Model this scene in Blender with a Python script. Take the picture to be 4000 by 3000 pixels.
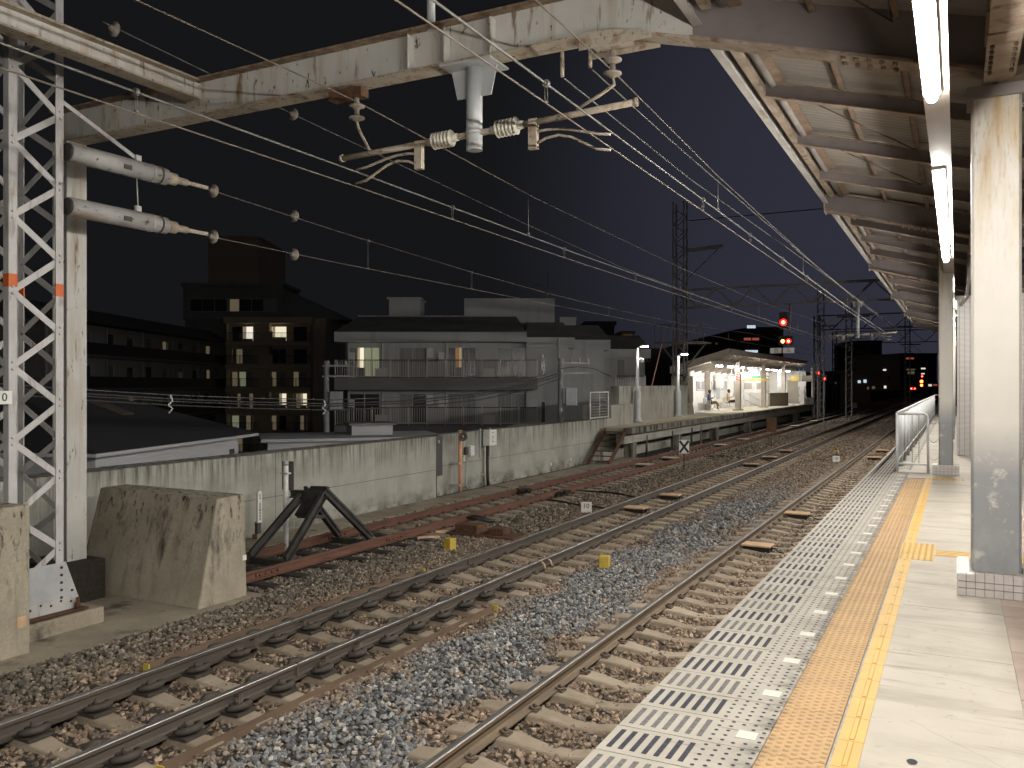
import bpy, bmesh, math, random
from mathutils import Vector, Matrix

for o in list(bpy.data.objects):
    bpy.data.objects.remove(o, do_unlink=True)
scene = bpy.context.scene
COL = scene.collection
random.seed(7)
PI = math.pi

# ------------------------------------------------------------------ camera
FPX, VX, HY, CAMH = 3380.0, 3738.0, 1500.0, 1.608
YAW = math.atan((VX - 2000.0) / FPX)
SN, CS = math.sin(YAW), math.cos(YAW)
cam_data = bpy.data.cameras.new("camera")
cam_data.sensor_width = 36.0
cam_data.lens = 36.0 * FPX / 4000.0
cam_data.clip_start = 0.05
cam_data.clip_end = 3000.0
cam = bpy.data.objects.new("camera", cam_data)
cam.location = (0, 0, CAMH)
cam.rotation_euler = (math.radians(90), 0, YAW)
COL.objects.link(cam)
scene.camera = cam

# ------------------------------------------------------------------ night sky
world = bpy.data.worlds.new("World")
scene.world = world
world.use_nodes = True
wn, wl = world.node_tree.nodes, world.node_tree.links
wn.clear()
wo = wn.new("ShaderNodeOutputWorld")
wb = wn.new("ShaderNodeBackground")
tc = wn.new("ShaderNodeTexCoord")
dp = wn.new("ShaderNodeVectorMath"); dp.operation = 'DOT_PRODUCT'
dp.inputs[1].default_value = (0.02, 0.985, 0.17)          # city glow lies along the line
mr = wn.new("ShaderNodeMapRange"); mr.interpolation_type = 'SMOOTHSTEP'
mr.inputs['From Min'].default_value = 0.86; mr.inputs['From Max'].default_value = 1.0
mx = wn.new("ShaderNodeMix"); mx.data_type = 'RGBA'
mx.inputs[6].default_value = (0.0076, 0.0079, 0.0090, 1)
mx.inputs[7].default_value = (0.028, 0.029, 0.044, 1)
wl.new(tc.outputs['Generated'], dp.inputs[0])
wl.new(dp.outputs['Value'], mr.inputs['Value'])
wl.new(mr.outputs['Result'], mx.inputs[0])
wl.new(mx.outputs[2], wb.inputs['Color'])
wb.inputs['Strength'].default_value = 1.0
wl.new(wb.outputs[0], wo.inputs['Surface'])

LAMP = 345.0            # radiance of the platform tubes
scene.view_settings.view_transform = 'Standard'
scene.view_settings.look = 'None'
scene.view_settings.exposure = 0.0
scene.view_settings.gamma = 1.0
scene.render.engine = 'CYCLES'
scene.cycles.use_denoising = True
try:
    scene.cycles.denoiser = 'OPENIMAGEDENOISE'
except Exception:
    pass
scene.cycles.max_bounces = 5
scene.cycles.diffuse_bounces = 3
scene.cycles.glossy_bounces = 2
scene.cycles.transmission_bounces = 2
scene.cycles.sample_clamp_indirect = 4.0
scene.cycles.caustics_reflective = False
scene.cycles.caustics_refractive = False

# ------------------------------------------------------------------ helpers
def at(px, py, X=None, Y=None, Z=None):
    """the point of the place seen at a photo pixel, on a plane of known X, Y or Z"""
    l = (px - 2000.0) / FPX; v = (HY - py) / FPX
    r = (-SN + CS * l, CS + SN * l, v)
    t = X / r[0] if X is not None else Y / r[1] if Y is not None else (Z - CAMH) / r[2]
    return Vector((r[0] * t, r[1] * t, CAMH + r[2] * t))

class MB:
    def __init__(s):
        s.v = []; s.f = []; s.m = []; s.sm = []
    def add(s, vs, fs, mi=0, smooth=False):
        b = len(s.v)
        s.v += [tuple(v) for v in vs]
        for f in fs:
            s.f.append(tuple(b + i for i in f)); s.m.append(mi); s.sm.append(smooth)
        return s
    def box(s, x0, y0, z0, x1, y1, z1, mi=0):
        vs = [(x0,y0,z0),(x1,y0,z0),(x1,y1,z0),(x0,y1,z0),(x0,y0,z1),(x1,y0,z1),(x1,y1,z1),(x0,y1,z1)]
        return s.add(vs, [(3,2,1,0),(4,5,6,7),(0,1,5,4),(1,2,6,5),(2,3,7,6),(3,0,4,7)], mi)
    def hexa(s, b, t, mi=0):
        """bottom quad b and top quad t, same winding (counter-clockwise from above)"""
        return s.add(list(b) + list(t), [(3,2,1,0),(4,5,6,7),(0,1,5,4),(1,2,6,5),(2,3,7,6),(3,0,4,7)], mi)
    def bar(s, p0, p1, w, h, mi=0, up=(0,0,1)):
        p0 = Vector(p0); p1 = Vector(p1); d = (p1 - p0).normalized(); u = Vector(up)
        if abs(d.dot(u)) > 0.98: u = Vector((0,1,0))
        sx = d.cross(u).normalized(); sz = sx.cross(d).normalized()
        a = sx * (w / 2); c = sz * (h / 2)
        vs = [p0-a-c, p0+a-c, p0+a+c, p0-a+c, p1-a-c, p1+a-c, p1+a+c, p1-a+c]
        return s.add(vs, [(0,1,2,3),(7,6,5,4),(0,4,5,1),(1,5,6,2),(2,6,7,3),(3,7,4,0)], mi)
    def tube(s, pts, r, n=8, mi=0, caps=True, smooth=True):
        pts = [Vector(p) for p in pts]
        rs = r if isinstance(r, (list, tuple)) else [r] * len(pts)
        vs = []; u = None
        for i, p in enumerate(pts):
            d = (pts[min(i+1, len(pts)-1)] - pts[max(i-1, 0)])
            if d.length < 1e-9: d = Vector((0,0,1))
            d.normalize()
            ref = Vector((0,0,1)) if abs(d.z) < 0.9 else Vector((1,0,0))
            a = d.cross(ref).normalized(); c = d.cross(a).normalized()
            if u is not None and a.dot(u) < 0: a, c = -a, -c
            u = a
            for k in range(n):
                t = 2 * PI * k / n
                vs.append(p + a * (math.cos(t) * rs[i]) + c * (math.sin(t) * rs[i]))
        fs = []
        for i in range(len(pts) - 1):
            for k in range(n):
                k2 = (k + 1) % n
                fs.append((i*n+k, (i+1)*n+k, (i+1)*n+k2, i*n+k2))
        s.add(vs, fs, mi, smooth)
        if caps:
            b = len(s.v) - len(vs)
            for ring in (range(n), range((len(pts)-1)*n, len(pts)*n)):
                s.f.append(tuple(b + i for i in ring)); s.m.append(mi); s.sm.append(False)
        return s
    def prism(s, poly, axis, a0, a1, mi=0, smooth=False):
        """extrude a 2-D polygon along an axis; poly in the two other axes in xyz order"""
        n = len(poly)
        def mk(p, a):
            q = list(p); q.insert(axis, a); return tuple(q)
        vs = [mk(p, a0) for p in poly] + [mk(p, a1) for p in poly]
        fs = [(i, (i+1) % n, n + (i+1) % n, n + i) for i in range(n)]
        s.add(vs, fs, mi, smooth)
        b = len(s.v) - 2 * n
        s.f.append(tuple(b + i for i in range(n))); s.m.append(mi); s.sm.append(False)
        s.f.append(tuple(b + n + i for i in range(n))); s.m.append(mi); s.sm.append(False)
        return s
    def lathe(s, prof, c, axis=(0,0,1), n=12, mi=0):
        """prof: list of (radius, height along the axis)"""
        c = Vector(c); d = Vector(axis).normalized()
        ref = Vector((0,0,1)) if abs(d.z) < 0.9 else Vector((1,0,0))
        a = d.cross(ref).normalized(); e = d.cross(a)
        vs = []
        for (r, h) in prof:
            for k in range(n):
                t = 2 * PI * k / n
                vs.append(c + d * h + a * (math.cos(t) * r) + e * (math.sin(t) * r))
        fs = [(i*n+k, i*n+(k+1) % n, (i+1)*n+(k+1) % n, (i+1)*n+k) for i in range(len(prof)-1) for k in range(n)]
        s.add(vs, fs, mi, True)
        b = len(s.v) - len(vs)
        s.f.append(tuple(b + i for i in range(n))); s.m.append(mi); s.sm.append(False)
        s.f.append(tuple(b + (len(prof)-1)*n + i for i in range(n))); s.m.append(mi); s.sm.append(False)
        return s
    def mesh(s, name, mats, fix=True):
        me = bpy.data.meshes.new(name)
        me.from_pydata(s.v, [], s.f)
        for m in (mats if isinstance(mats, (list, tuple)) else [mats]):
            me.materials.append(m)
        me.polygons.foreach_set('material_index', s.m)
        me.polygons.foreach_set('use_smooth', s.sm)
        if fix:
            bm = bmesh.new(); bm.from_mesh(me)
            bmesh.ops.recalc_face_normals(bm, faces=bm.faces)
            bm.to_mesh(me); bm.free()
        me.update()
        return me
    def build(s, name, mats, parent=None, loc=None, rotz=0, bevel=0, fix=True):
        o = inst(name, s.mesh(name, mats, fix), parent, loc, rotz)
        if bevel:
            b = o.modifiers.new('bevel', 'BEVEL'); b.width = bevel; b.segments = 2; b.limit_method = 'ANGLE'
        return o

def inst(name, me, parent=None, loc=None, rotz=0):
    o = bpy.data.objects.new(name, me); COL.objects.link(o)
    if parent is not None: o.parent = parent
    if loc is not None: o.location = loc
    if rotz: o.rotation_euler = (0, 0, rotz)
    return o
def tag(o, label, cat, group=None):
    o['label'] = label; o['category'] = cat
    if group: o['group'] = group
    return o
def thing(name, label, cat, loc=(0,0,0), rotz=0, group=None):
    o = bpy.data.objects.new(name, None); COL.objects.link(o)
    o.empty_display_size = 0.2
    o.location = loc; o.rotation_euler = (0, 0, rotz)
    return tag(o, label, cat, group)
def copy_tree(o, parent=None):
    c = o.copy(); COL.objects.link(c); c.parent = parent
    for ch in list(o.children): copy_tree(ch, c)
    return c

# ------------------------------------------------------------------ materials
def mat(name, c1, c2=None, scale=4.0, rough=0.75, metal=0.0, bump=0.0, bscale=40.0, stretch=(1,1,1),
        stain=None, stain_scale=(5,5,0.5), stain_lo=0.52, stain_hi=0.72, emit=0.0, spec=0.5, top=None, obj_random=None,
        fine=0.0):
    m = bpy.data.materials.new(name); m.use_nodes = True
    nt = m.node_tree; N = nt.nodes; L = nt.links
    b = N['Principled BSDF']
    b.inputs['Roughness'].default_value = rough
    b.inputs['Metallic'].default_value = metal
    b.inputs['Specular IOR Level'].default_value = spec
    c1 = tuple(c1) + (1,); c2 = tuple(c2) + (1,) if c2 else None
    if emit:
        b.inputs['Base Color'].default_value = c1
        b.inputs['Emission Color'].default_value = c1
        b.inputs['Emission Strength'].default_value = emit
        return m
    geo = N.new('ShaderNodeNewGeometry')
    def noise(sc, st, detail=5.0):
        mp = N.new('ShaderNodeMapping'); mp.inputs['Scale'].default_value = st
        L.new(geo.outputs['Position'], mp.inputs['Vector'])
        t = N.new('ShaderNodeTexNoise'); t.inputs['Scale'].default_value = sc; t.inputs['Detail'].default_value = detail
        t.inputs['Roughness'].default_value = 0.62
        L.new(mp.outputs[0], t.inputs['Vector'])
        return t.outputs['Fac']
    def ramp(sock, lo, hi):
        r = N.new('ShaderNodeMapRange'); r.inputs['From Min'].default_value = lo; r.inputs['From Max'].default_value = hi
        L.new(sock, r.inputs['Value']); return r.outputs['Result']
    def mix(f, a, c):
        x = N.new('ShaderNodeMix'); x.data_type = 'RGBA'
        if hasattr(f, 'links'): L.new(f, x.inputs[0])
        else: x.inputs[0].default_value = f
        for i, q in ((6, a), (7, c)):
            if hasattr(q, 'links'): L.new(q, x.inputs[i])
            else: x.inputs[i].default_value = q
        return x.outputs[2]
    col = c1
    if c2: col = mix(ramp(noise(scale, stretch), 0.36, 0.64), c1, c2)
    if obj_random:
        oi = N.new('ShaderNodeObjectInfo')
        col = mix(ramp(oi.outputs['Random'], obj_random[1], obj_random[2]), col, tuple(obj_random[0]) + (1,))
    if fine:
        f2 = ramp(noise(bscale * 2.2, (1,1,1), 3), 0.25, 0.75)
        dk = N.new('ShaderNodeMix'); dk.data_type = 'RGBA'; dk.blend_type = 'MULTIPLY'
        dk.inputs[0].default_value = fine
        if hasattr(col, 'links'): L.new(col, dk.inputs[6])
        else: dk.inputs[6].default_value = col
        L.new(f2, dk.inputs[7]); col = dk.outputs[2]
    for st in (stain if isinstance(stain, list) else [stain] if stain else []):
        if isinstance(st, dict):
            sc, ss, lo, hi = st['c'], st.get('s', stain_scale), st.get('lo', stain_lo), st.get('hi', stain_hi)
            f = ramp(noise(1.0, ss, 6), lo, hi)
            for ax in [q for q in 'xyz' if q in st]:
                sp = N.new('ShaderNodeSeparateXYZ'); L.new(geo.outputs['Position'], sp.inputs[0])
                g = ramp(sp.outputs[ax.upper()], st[ax][0], st[ax][1])
                mu = N.new('ShaderNodeMath'); mu.operation = 'MULTIPLY'; L.new(f, mu.inputs[0]); L.new(g, mu.inputs[1]); f = mu.outputs[0]
            col = mix(f, col, tuple(sc) + (1,))
        else:
            col = mix(ramp(noise(1.0, stain_scale, 6), stain_lo, stain_hi), col, tuple(st) + (1,))
    if hasattr(col, 'links'): L.new(col, b.inputs['Base Color'])
    else: b.inputs['Base Color'].default_value = col
    if bump:
        bp = N.new('ShaderNodeBump'); bp.inputs['Strength'].default_value = bump; bp.inputs['Distance'].default_value = 0.02
        L.new(noise(bscale, (1,1,1), 6), bp.inputs['Height']); L.new(bp.outputs[0], b.inputs['Normal'])
    return m

RUST = (0.13, 0.06, 0.028); RUSTD = (0.055, 0.028, 0.015)
MT = {}
MT['concrete_floor'] = mat('concrete_floor', (0.37,0.335,0.285), (0.32,0.29,0.245), 2.2, 0.8, bump=0.12, bscale=160, fine=0.16,
                           stain=[dict(c=(0.19,0.172,0.145), s=(0.7,3.2,1), lo=0.50, hi=0.76), dict(c=(0.22,0.2,0.17), s=(9,9,9), lo=0.62, hi=0.7), dict(c=(0.10,0.09,0.08), s=(17,17,1), lo=0.69, hi=0.71), dict(c=(0.20,0.18,0.15), s=(1.3,14,1), lo=0.60, hi=0.70)])
MT['edge_tile'] = mat('edge_tile', (0.30,0.278,0.238), (0.255,0.236,0.20), 3.0, 0.75, bump=0.08, bscale=200, fine=0.12,
                      stain=[dict(c=(0.17,0.155,0.13), s=(2.5,4,1), lo=0.55, hi=0.8), dict(c=(0.085,0.075,0.065), s=(7,11,1), lo=0.40, hi=0.62, x=(-0.885,-0.772)), dict(c=(0.12,0.11,0.095), s=(3,26,1), lo=0.60, hi=0.72)])
MT['slot_dark'] = mat('slot_dark', (0.022,0.023,0.033), (0.04,0.04,0.05), 30, 0.8, spec=0.15)
MT['slot_worn'] = mat('slot_worn', (0.065,0.063,0.068), (0.13,0.123,0.115), 45, 0.8, spec=0.2)
MT['white_mark'] = mat('white_mark', (0.44,0.42,0.365), (0.39,0.37,0.32), 30, 0.6)
MT['yellow'] = mat('yellow', (0.345,0.22,0.098), (0.30,0.188,0.085), 3.5, 0.65, bump=0.05, bscale=150, fine=0.12,
                   stain=[dict(c=(0.24,0.155,0.075), s=(3,5,1), lo=0.52, hi=0.76), dict(c=(0.14,0.10,0.06), s=(8,12,1), lo=0.45, hi=0.66, x=(-0.70,-0.768))])
MT['yellow_bright'] = mat('yellow_bright', (0.44,0.275,0.062), (0.385,0.24,0.058), 3.0, 0.6, bump=0.04, bscale=150, fine=0.1,
                   stain=[dict(c=(0.33,0.21,0.08), s=(4,4,1), lo=0.6, hi=0.8)])
MT['grout'] = mat('grout', (0.17,0.155,0.135), (0.26,0.24,0.21), 14, 0.85)
MT['paver'] = mat('paver', (0.29,0.225,0.185), (0.24,0.185,0.155), 6, 0.7, bump=0.05, bscale=120, fine=0.15, obj_random=((0.33,0.265,0.225),0.2,1.0))
MT['platform_side'] = mat('platform_side', (0.20,0.18,0.15), (0.12,0.105,0.085), 2, 0.9, bump=0.3, bscale=30, stain=[dict(c=(0.03,0.028,0.025), s=(3,3,0.5), lo=0.5, hi=0.65)])
MT['wall'] = mat('wall', (0.52,0.51,0.45), (0.43,0.425,0.375), 0.9, 0.9, bump=0.25, bscale=22, fine=0.2,
                 stain=[dict(c=(0.36,0.35,0.305), s=(1.7,1.7,0.22), lo=0.44, hi=0.70), dict(c=(0.26,0.25,0.215), s=(11,11,0.5), lo=0.50, hi=0.74, z=(-0.6,0.2)), dict(c=(0.30,0.285,0.24), s=(0.8,0.8,1.1), lo=0.48, hi=0.7), dict(c=(0.08,0.075,0.06), s=(8,8,0.6), lo=0.44, hi=0.62, z=(-0.45,0.30)), dict(c=(0.10,0.095,0.075), s=(2,2,3), lo=0.42, hi=0.62, z=(-0.95,-1.4)),
                        dict(c=(0.58,0.58,0.53), s=(5,5,0.5), lo=0.64, hi=0.8)])
MT['buttress'] = mat('buttress', (0.45,0.40,0.31), (0.34,0.30,0.23), 1.3, 0.92, bump=0.45, bscale=14, fine=0.25,
                     stain=[dict(c=(0.045,0.039,0.032), s=(2.1,2.1,0.6), lo=0.55, hi=0.66), dict(c=(0.25,0.215,0.16), s=(6,6,0.7), lo=0.52, hi=0.7), dict(c=(0.02,0.018,0.016), s=(13,13,5), lo=0.54, hi=0.64, z=(-0.9,0.1))])
MT['slab'] = mat('slab', (0.40,0.345,0.26), (0.29,0.25,0.19), 1.6, 0.9, bump=0.3, bscale=18, fine=0.25, stain=[dict(c=(0.07,0.062,0.05), s=(2,2,2), lo=0.55, hi=0.7)])
MT['sleeper'] = mat('sleeper', (0.32,0.26,0.19), (0.235,0.187,0.135), 5, 0.9, bump=0.3, bscale=60, fine=0.25, obj_random=((0.40,0.335,0.255),0.35,1.2))
MT['rail_side'] = mat('rail_side', (0.165,0.118,0.074), (0.105,0.076,0.05), 7, 0.75, bump=0.15, bscale=60, stretch=(1,0.15,1), fine=0.2)
MT['chair_dark'] = mat('chair_dark', (0.062,0.05,0.04), (0.04,0.033,0.027), 12, 0.7, 0.1, bump=0.2, bscale=60)
MT['rail_dark'] = mat('rail_dark', (0.085,0.068,0.053), (0.054,0.044,0.035), 7, 0.75, bump=0.15, bscale=60, stretch=(1,0.15,1), fine=0.2)
MT['purlin'] = mat('purlin', (0.23,0.155,0.105), (0.145,0.098,0.07), 5, 0.8, bump=0.1)
MT['gutter'] = mat('gutter', (0.23,0.215,0.20), (0.17,0.155,0.14), 4, 0.7)
MT['rail_rust'] = mat('rail_rust', (0.17,0.075,0.048), (0.11,0.05,0.035), 7, 0.85, bump=0.15, bscale=60, stretch=(1,0.15,1), fine=0.2)
MT['rail_top'] = mat('rail_top', (0.52,0.50,0.48), (0.38,0.36,0.34), 4, 0.42, 0.9, stretch=(30,0.2,1))
MT['rail_top_dull'] = mat('rail_top_dull', (0.17,0.11,0.08), (0.10,0.06,0.045), 4, 0.6, 0.3, stretch=(20,0.3,1))
MT['chair'] = mat('chair', (0.125,0.092,0.066), (0.08,0.06,0.045), 12, 0.75, 0.1, bump=0.2, bscale=60)
MT['guard'] = mat('guard', (0.15,0.098,0.062), (0.10,0.066,0.044), 6, 0.8, bump=0.2, bscale=40, stretch=(1,0.2,1))
MT['paint_yellow'] = mat('paint_yellow', (0.55,0.40,0.05), (0.42,0.31,0.06), 14, 0.7, bump=0.1)
MT['paint_white'] = mat('paint_white', (0.80,0.79,0.75), (0.70,0.69,0.65), 10, 0.6)
MT['paint_black'] = mat('paint_black', (0.014,0.014,0.016), (0.03,0.03,0.03), 10, 0.6)
MT['black_steel'] = mat('black_steel', (0.03,0.028,0.027), (0.065,0.06,0.056), 6, 0.55, 0.2, bump=0.15, bscale=30, stain=[dict(c=(0.11,0.105,0.1), s=(5,5,5), lo=0.62, hi=0.8)])
MT['board'] = mat('board', (0.60,0.40,0.255), (0.48,0.31,0.19), 8, 0.8, bump=0.1)
MT['board_white'] = mat('board_white', (0.72,0.66,0.54), (0.6,0.54,0.43), 8, 0.8)
MT['rubber'] = mat('rubber', (0.015,0.014,0.013), None, rough=0.6)
MT['steel'] = mat('steel', (0.58,0.565,0.53), (0.50,0.485,0.45), 1.5, 0.6, bump=0.06, bscale=30,
                  stain=[dict(c=(0.40,0.33,0.245), s=(5,5,0.5), lo=0.50, hi=0.72), dict(c=(0.20,0.125,0.07), s=(8,8,1.2), lo=0.585, hi=0.68), dict(c=RUSTD, s=(13,13,6), lo=0.63, hi=0.69)])
MT['rust_edge'] = mat('rust_edge', (0.30,0.225,0.155), (0.13,0.08,0.048), 9, 0.85, bump=0.2, bscale=40)
MT['steel_rusty'] = mat('steel_rusty', (0.44,0.385,0.31), (0.36,0.305,0.235), 2.0, 0.75, bump=0.15, bscale=30,
                  stain=[dict(c=(0.24,0.155,0.09), s=(7,7,7), lo=0.52, hi=0.68), dict(c=(0.075,0.045,0.028), s=(20,20,20), lo=0.58, hi=0.68)])
MT['rust'] = mat('rust', RUST, RUSTD, 10, 0.9, bump=0.3, bscale=50)
MT['tower'] = mat('tower', (0.52,0.505,0.50), (0.44,0.43,0.42), 4, 0.6, stain=[dict(c=(0.26,0.215,0.18), s=(9,9,2), lo=0.54, hi=0.70)])
MT['orange'] = mat('orange', (0.62,0.14,0.03), (0.55,0.12,0.03), 8, 0.6)
MT['zinc'] = mat('zinc', (0.50,0.51,0.52), (0.42,0.43,0.44), 4, 0.5, 0.2)
MT['tube_white'] = mat('tube_white', (0.40,0.395,0.385), (0.31,0.30,0.285), 3, 0.55, stain=[dict(c=(0.22,0.165,0.115), s=(4,1.2,4), lo=0.50, hi=0.68), dict(c=(0.06,0.045,0.035), s=(14,9,14), lo=0.60, hi=0.68)])
MT['porcelain'] = mat('porcelain', (0.60,0.57,0.48), (0.52,0.49,0.41), 6, 0.3)
MT['porcelain_dirty'] = mat('porcelain_dirty', (0.33,0.29,0.24), (0.22,0.19,0.16), 12, 0.45)
MT['wire'] = mat('wire', (0.19,0.19,0.18), (0.125,0.115,0.10), 5, 0.5, 0.5)
MT['wire_copper'] = mat('wire_copper', (0.18,0.15,0.125), (0.125,0.10,0.08), 5, 0.5, 0.4)
MT['wire_dark'] = mat('wire_dark', (0.05,0.05,0.05), None, rough=0.6)
MT['canopy'] = mat('canopy', (0.22,0.188,0.186), (0.17,0.145,0.142), 1.5, 0.7, bump=0.1, bscale=20, stain=[dict(c=(0.17,0.12,0.085), s=(4,4,4), lo=0.60, hi=0.78)])
MT['canopy_edge'] = mat('canopy_edge', (0.32,0.26,0.205), (0.215,0.16,0.115), 5, 0.75, bump=0.1, stain=[dict(c=RUST, s=(7,7,7), lo=0.56, hi=0.7)])
MT['roof_sheet'] = mat('roof_sheet', (0.33,0.30,0.27), (0.265,0.24,0.215), 0.9, 0.65, stain=[dict(c=(0.25,0.2,0.155), s=(1,5,1), lo=0.56, hi=0.78)])
MT['fascia'] = mat('fascia', (0.42,0.40,0.37), (0.34,0.32,0.3), 3, 0.6, stain=[dict(c=(0.16,0.12,0.085), s=(6,2,6), lo=0.6, hi=0.75)])
MT['column'] = mat('column', (0.545,0.52,0.475), (0.485,0.46,0.42), 1.3, 0.6, bump=0.04, bscale=40,
                   stain=[dict(c=(0.42,0.30,0.16), s=(8,8,1.0), lo=0.46, hi=0.70, z=(2.3,3.3)), dict(c=(0.26,0.17,0.085), s=(38,38,7), lo=0.52, hi=0.80, z=(2.2,3.5)),
                          dict(c=(0.225,0.23,0.24), s=(5.5,5.5,5.5), lo=0.30, hi=0.42, z=(1.32,0.90)),
                          dict(c=(0.27,0.275,0.28), s=(7,7,4.5), lo=0.50, hi=0.72, z=(1.35,0.9))])
MT['column_base_paint'] = MT['column']
MT['tile_white'] = mat('tile_white', (0.47,0.435,0.415), (0.41,0.38,0.36), 9, 0.35)
MT['lamp'] = mat('lamp', (1.0,0.955,0.88), emit=LAMP)
MT['lamp_far'] = mat('lamp_far', (1.0,0.97,0.93), emit=160.0)
MT['duct'] = mat('duct', (0.34,0.29,0.25), (0.28,0.235,0.20), 2, 0.6, stain=[dict(c=(0.17,0.12,0.085), s=(6,6,6), lo=0.6, hi=0.75)])
MT['fence'] = mat('fence', (0.55,0.56,0.57), (0.47,0.48,0.49), 4, 0.55, stain=[dict(c=(0.25,0.13,0.07), s=(14,14,1.5), lo=0.62, hi=0.72)])
MT['chain'] = mat('chain', (0.3,0.28,0.22), (0.2,0.16,0.1), 20, 0.5, 0.4)
def brick(name, c, mort, bw, rh, ms=0.004):
    m = bpy.data.materials.new(name); m.use_nodes = True
    N = m.node_tree.nodes; L = m.node_tree.links; b = N['Principled BSDF']; b.inputs['Roughness'].default_value = 0.35
    geo = N.new('ShaderNodeNewGeometry'); sp = N.new('ShaderNodeSeparateXYZ'); cb = N.new('ShaderNodeCombineXYZ')
    ad = N.new('ShaderNodeMath'); ad.operation = 'ADD'
    L.new(geo.outputs['Position'], sp.inputs[0]); L.new(sp.outputs['X'], ad.inputs[0]); L.new(sp.outputs['Y'], ad.inputs[1])
    L.new(ad.outputs[0], cb.inputs['X']); L.new(sp.outputs['Z'], cb.inputs['Y'])
    t = N.new('ShaderNodeTexBrick'); t.offset = 0.0; t.inputs['Scale'].default_value = 1.0
    t.inputs['Brick Width'].default_value = bw; t.inputs['Row Height'].default_value = rh; t.inputs['Mortar Size'].default_value = ms
    t.inputs['Color1'].default_value = c + (1,); t.inputs['Color2'].default_value = tuple(x * 0.93 for x in c) + (1,); t.inputs['Mortar'].default_value = mort + (1,)
    L.new(cb.outputs[0], t.inputs['Vector']); L.new(t.outputs['Color'], b.inputs['Base Color'])
    bp = N.new('ShaderNodeBump'); bp.inputs['Strength'].default_value = 0.4; bp.inputs['Distance'].default_value = 0.003; bp.invert = True
    L.new(t.outputs['Fac'], bp.inputs['Height']); L.new(bp.outputs[0], b.inputs['Normal'])
    return m
MT['tile_wall'] = brick('tile_wall', (0.56,0.52,0.50), (0.09,0.085,0.08), 0.105, 0.0275, 0.0035)
# ------------------------------------------------------------------ ground, track bed, ballast
ZR = -1.142                       # rail top
MT['ground'] = mat('ground', (0.05,0.05,0.05), (0.035,0.035,0.036), 0.05, 0.9)
MT['bed'] = mat('bed', (0.045,0.035,0.026), (0.022,0.018,0.014), 14, 0.95, bump=0.8, bscale=30)
g = MB().add([(-900,-300,-7.2),(700,-300,-7.2),(700,1500,-7.2),(-900,1500,-7.2)], [(0,1,2,3)]).build('ground', MT['ground'])
g['kind'] = 'structure'
bed = MB()
prof = [(-12.6,-7.0),(-12.6,-1.42),(-11.6,-1.40),(-8.3,-1.37),(-7.5,-1.37),(-5.2,-1.36),(-4.5,-1.34),(-3.9,-1.36),(-1.2,-1.40),(6.5,-1.40),(6.5,-7.0)]
bed.prism([(x, z) for x, z in prof], 1, -14, 260)
bedo = bed.build('track_bed', MT['bed']); bedo['kind'] = 'structure'

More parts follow.
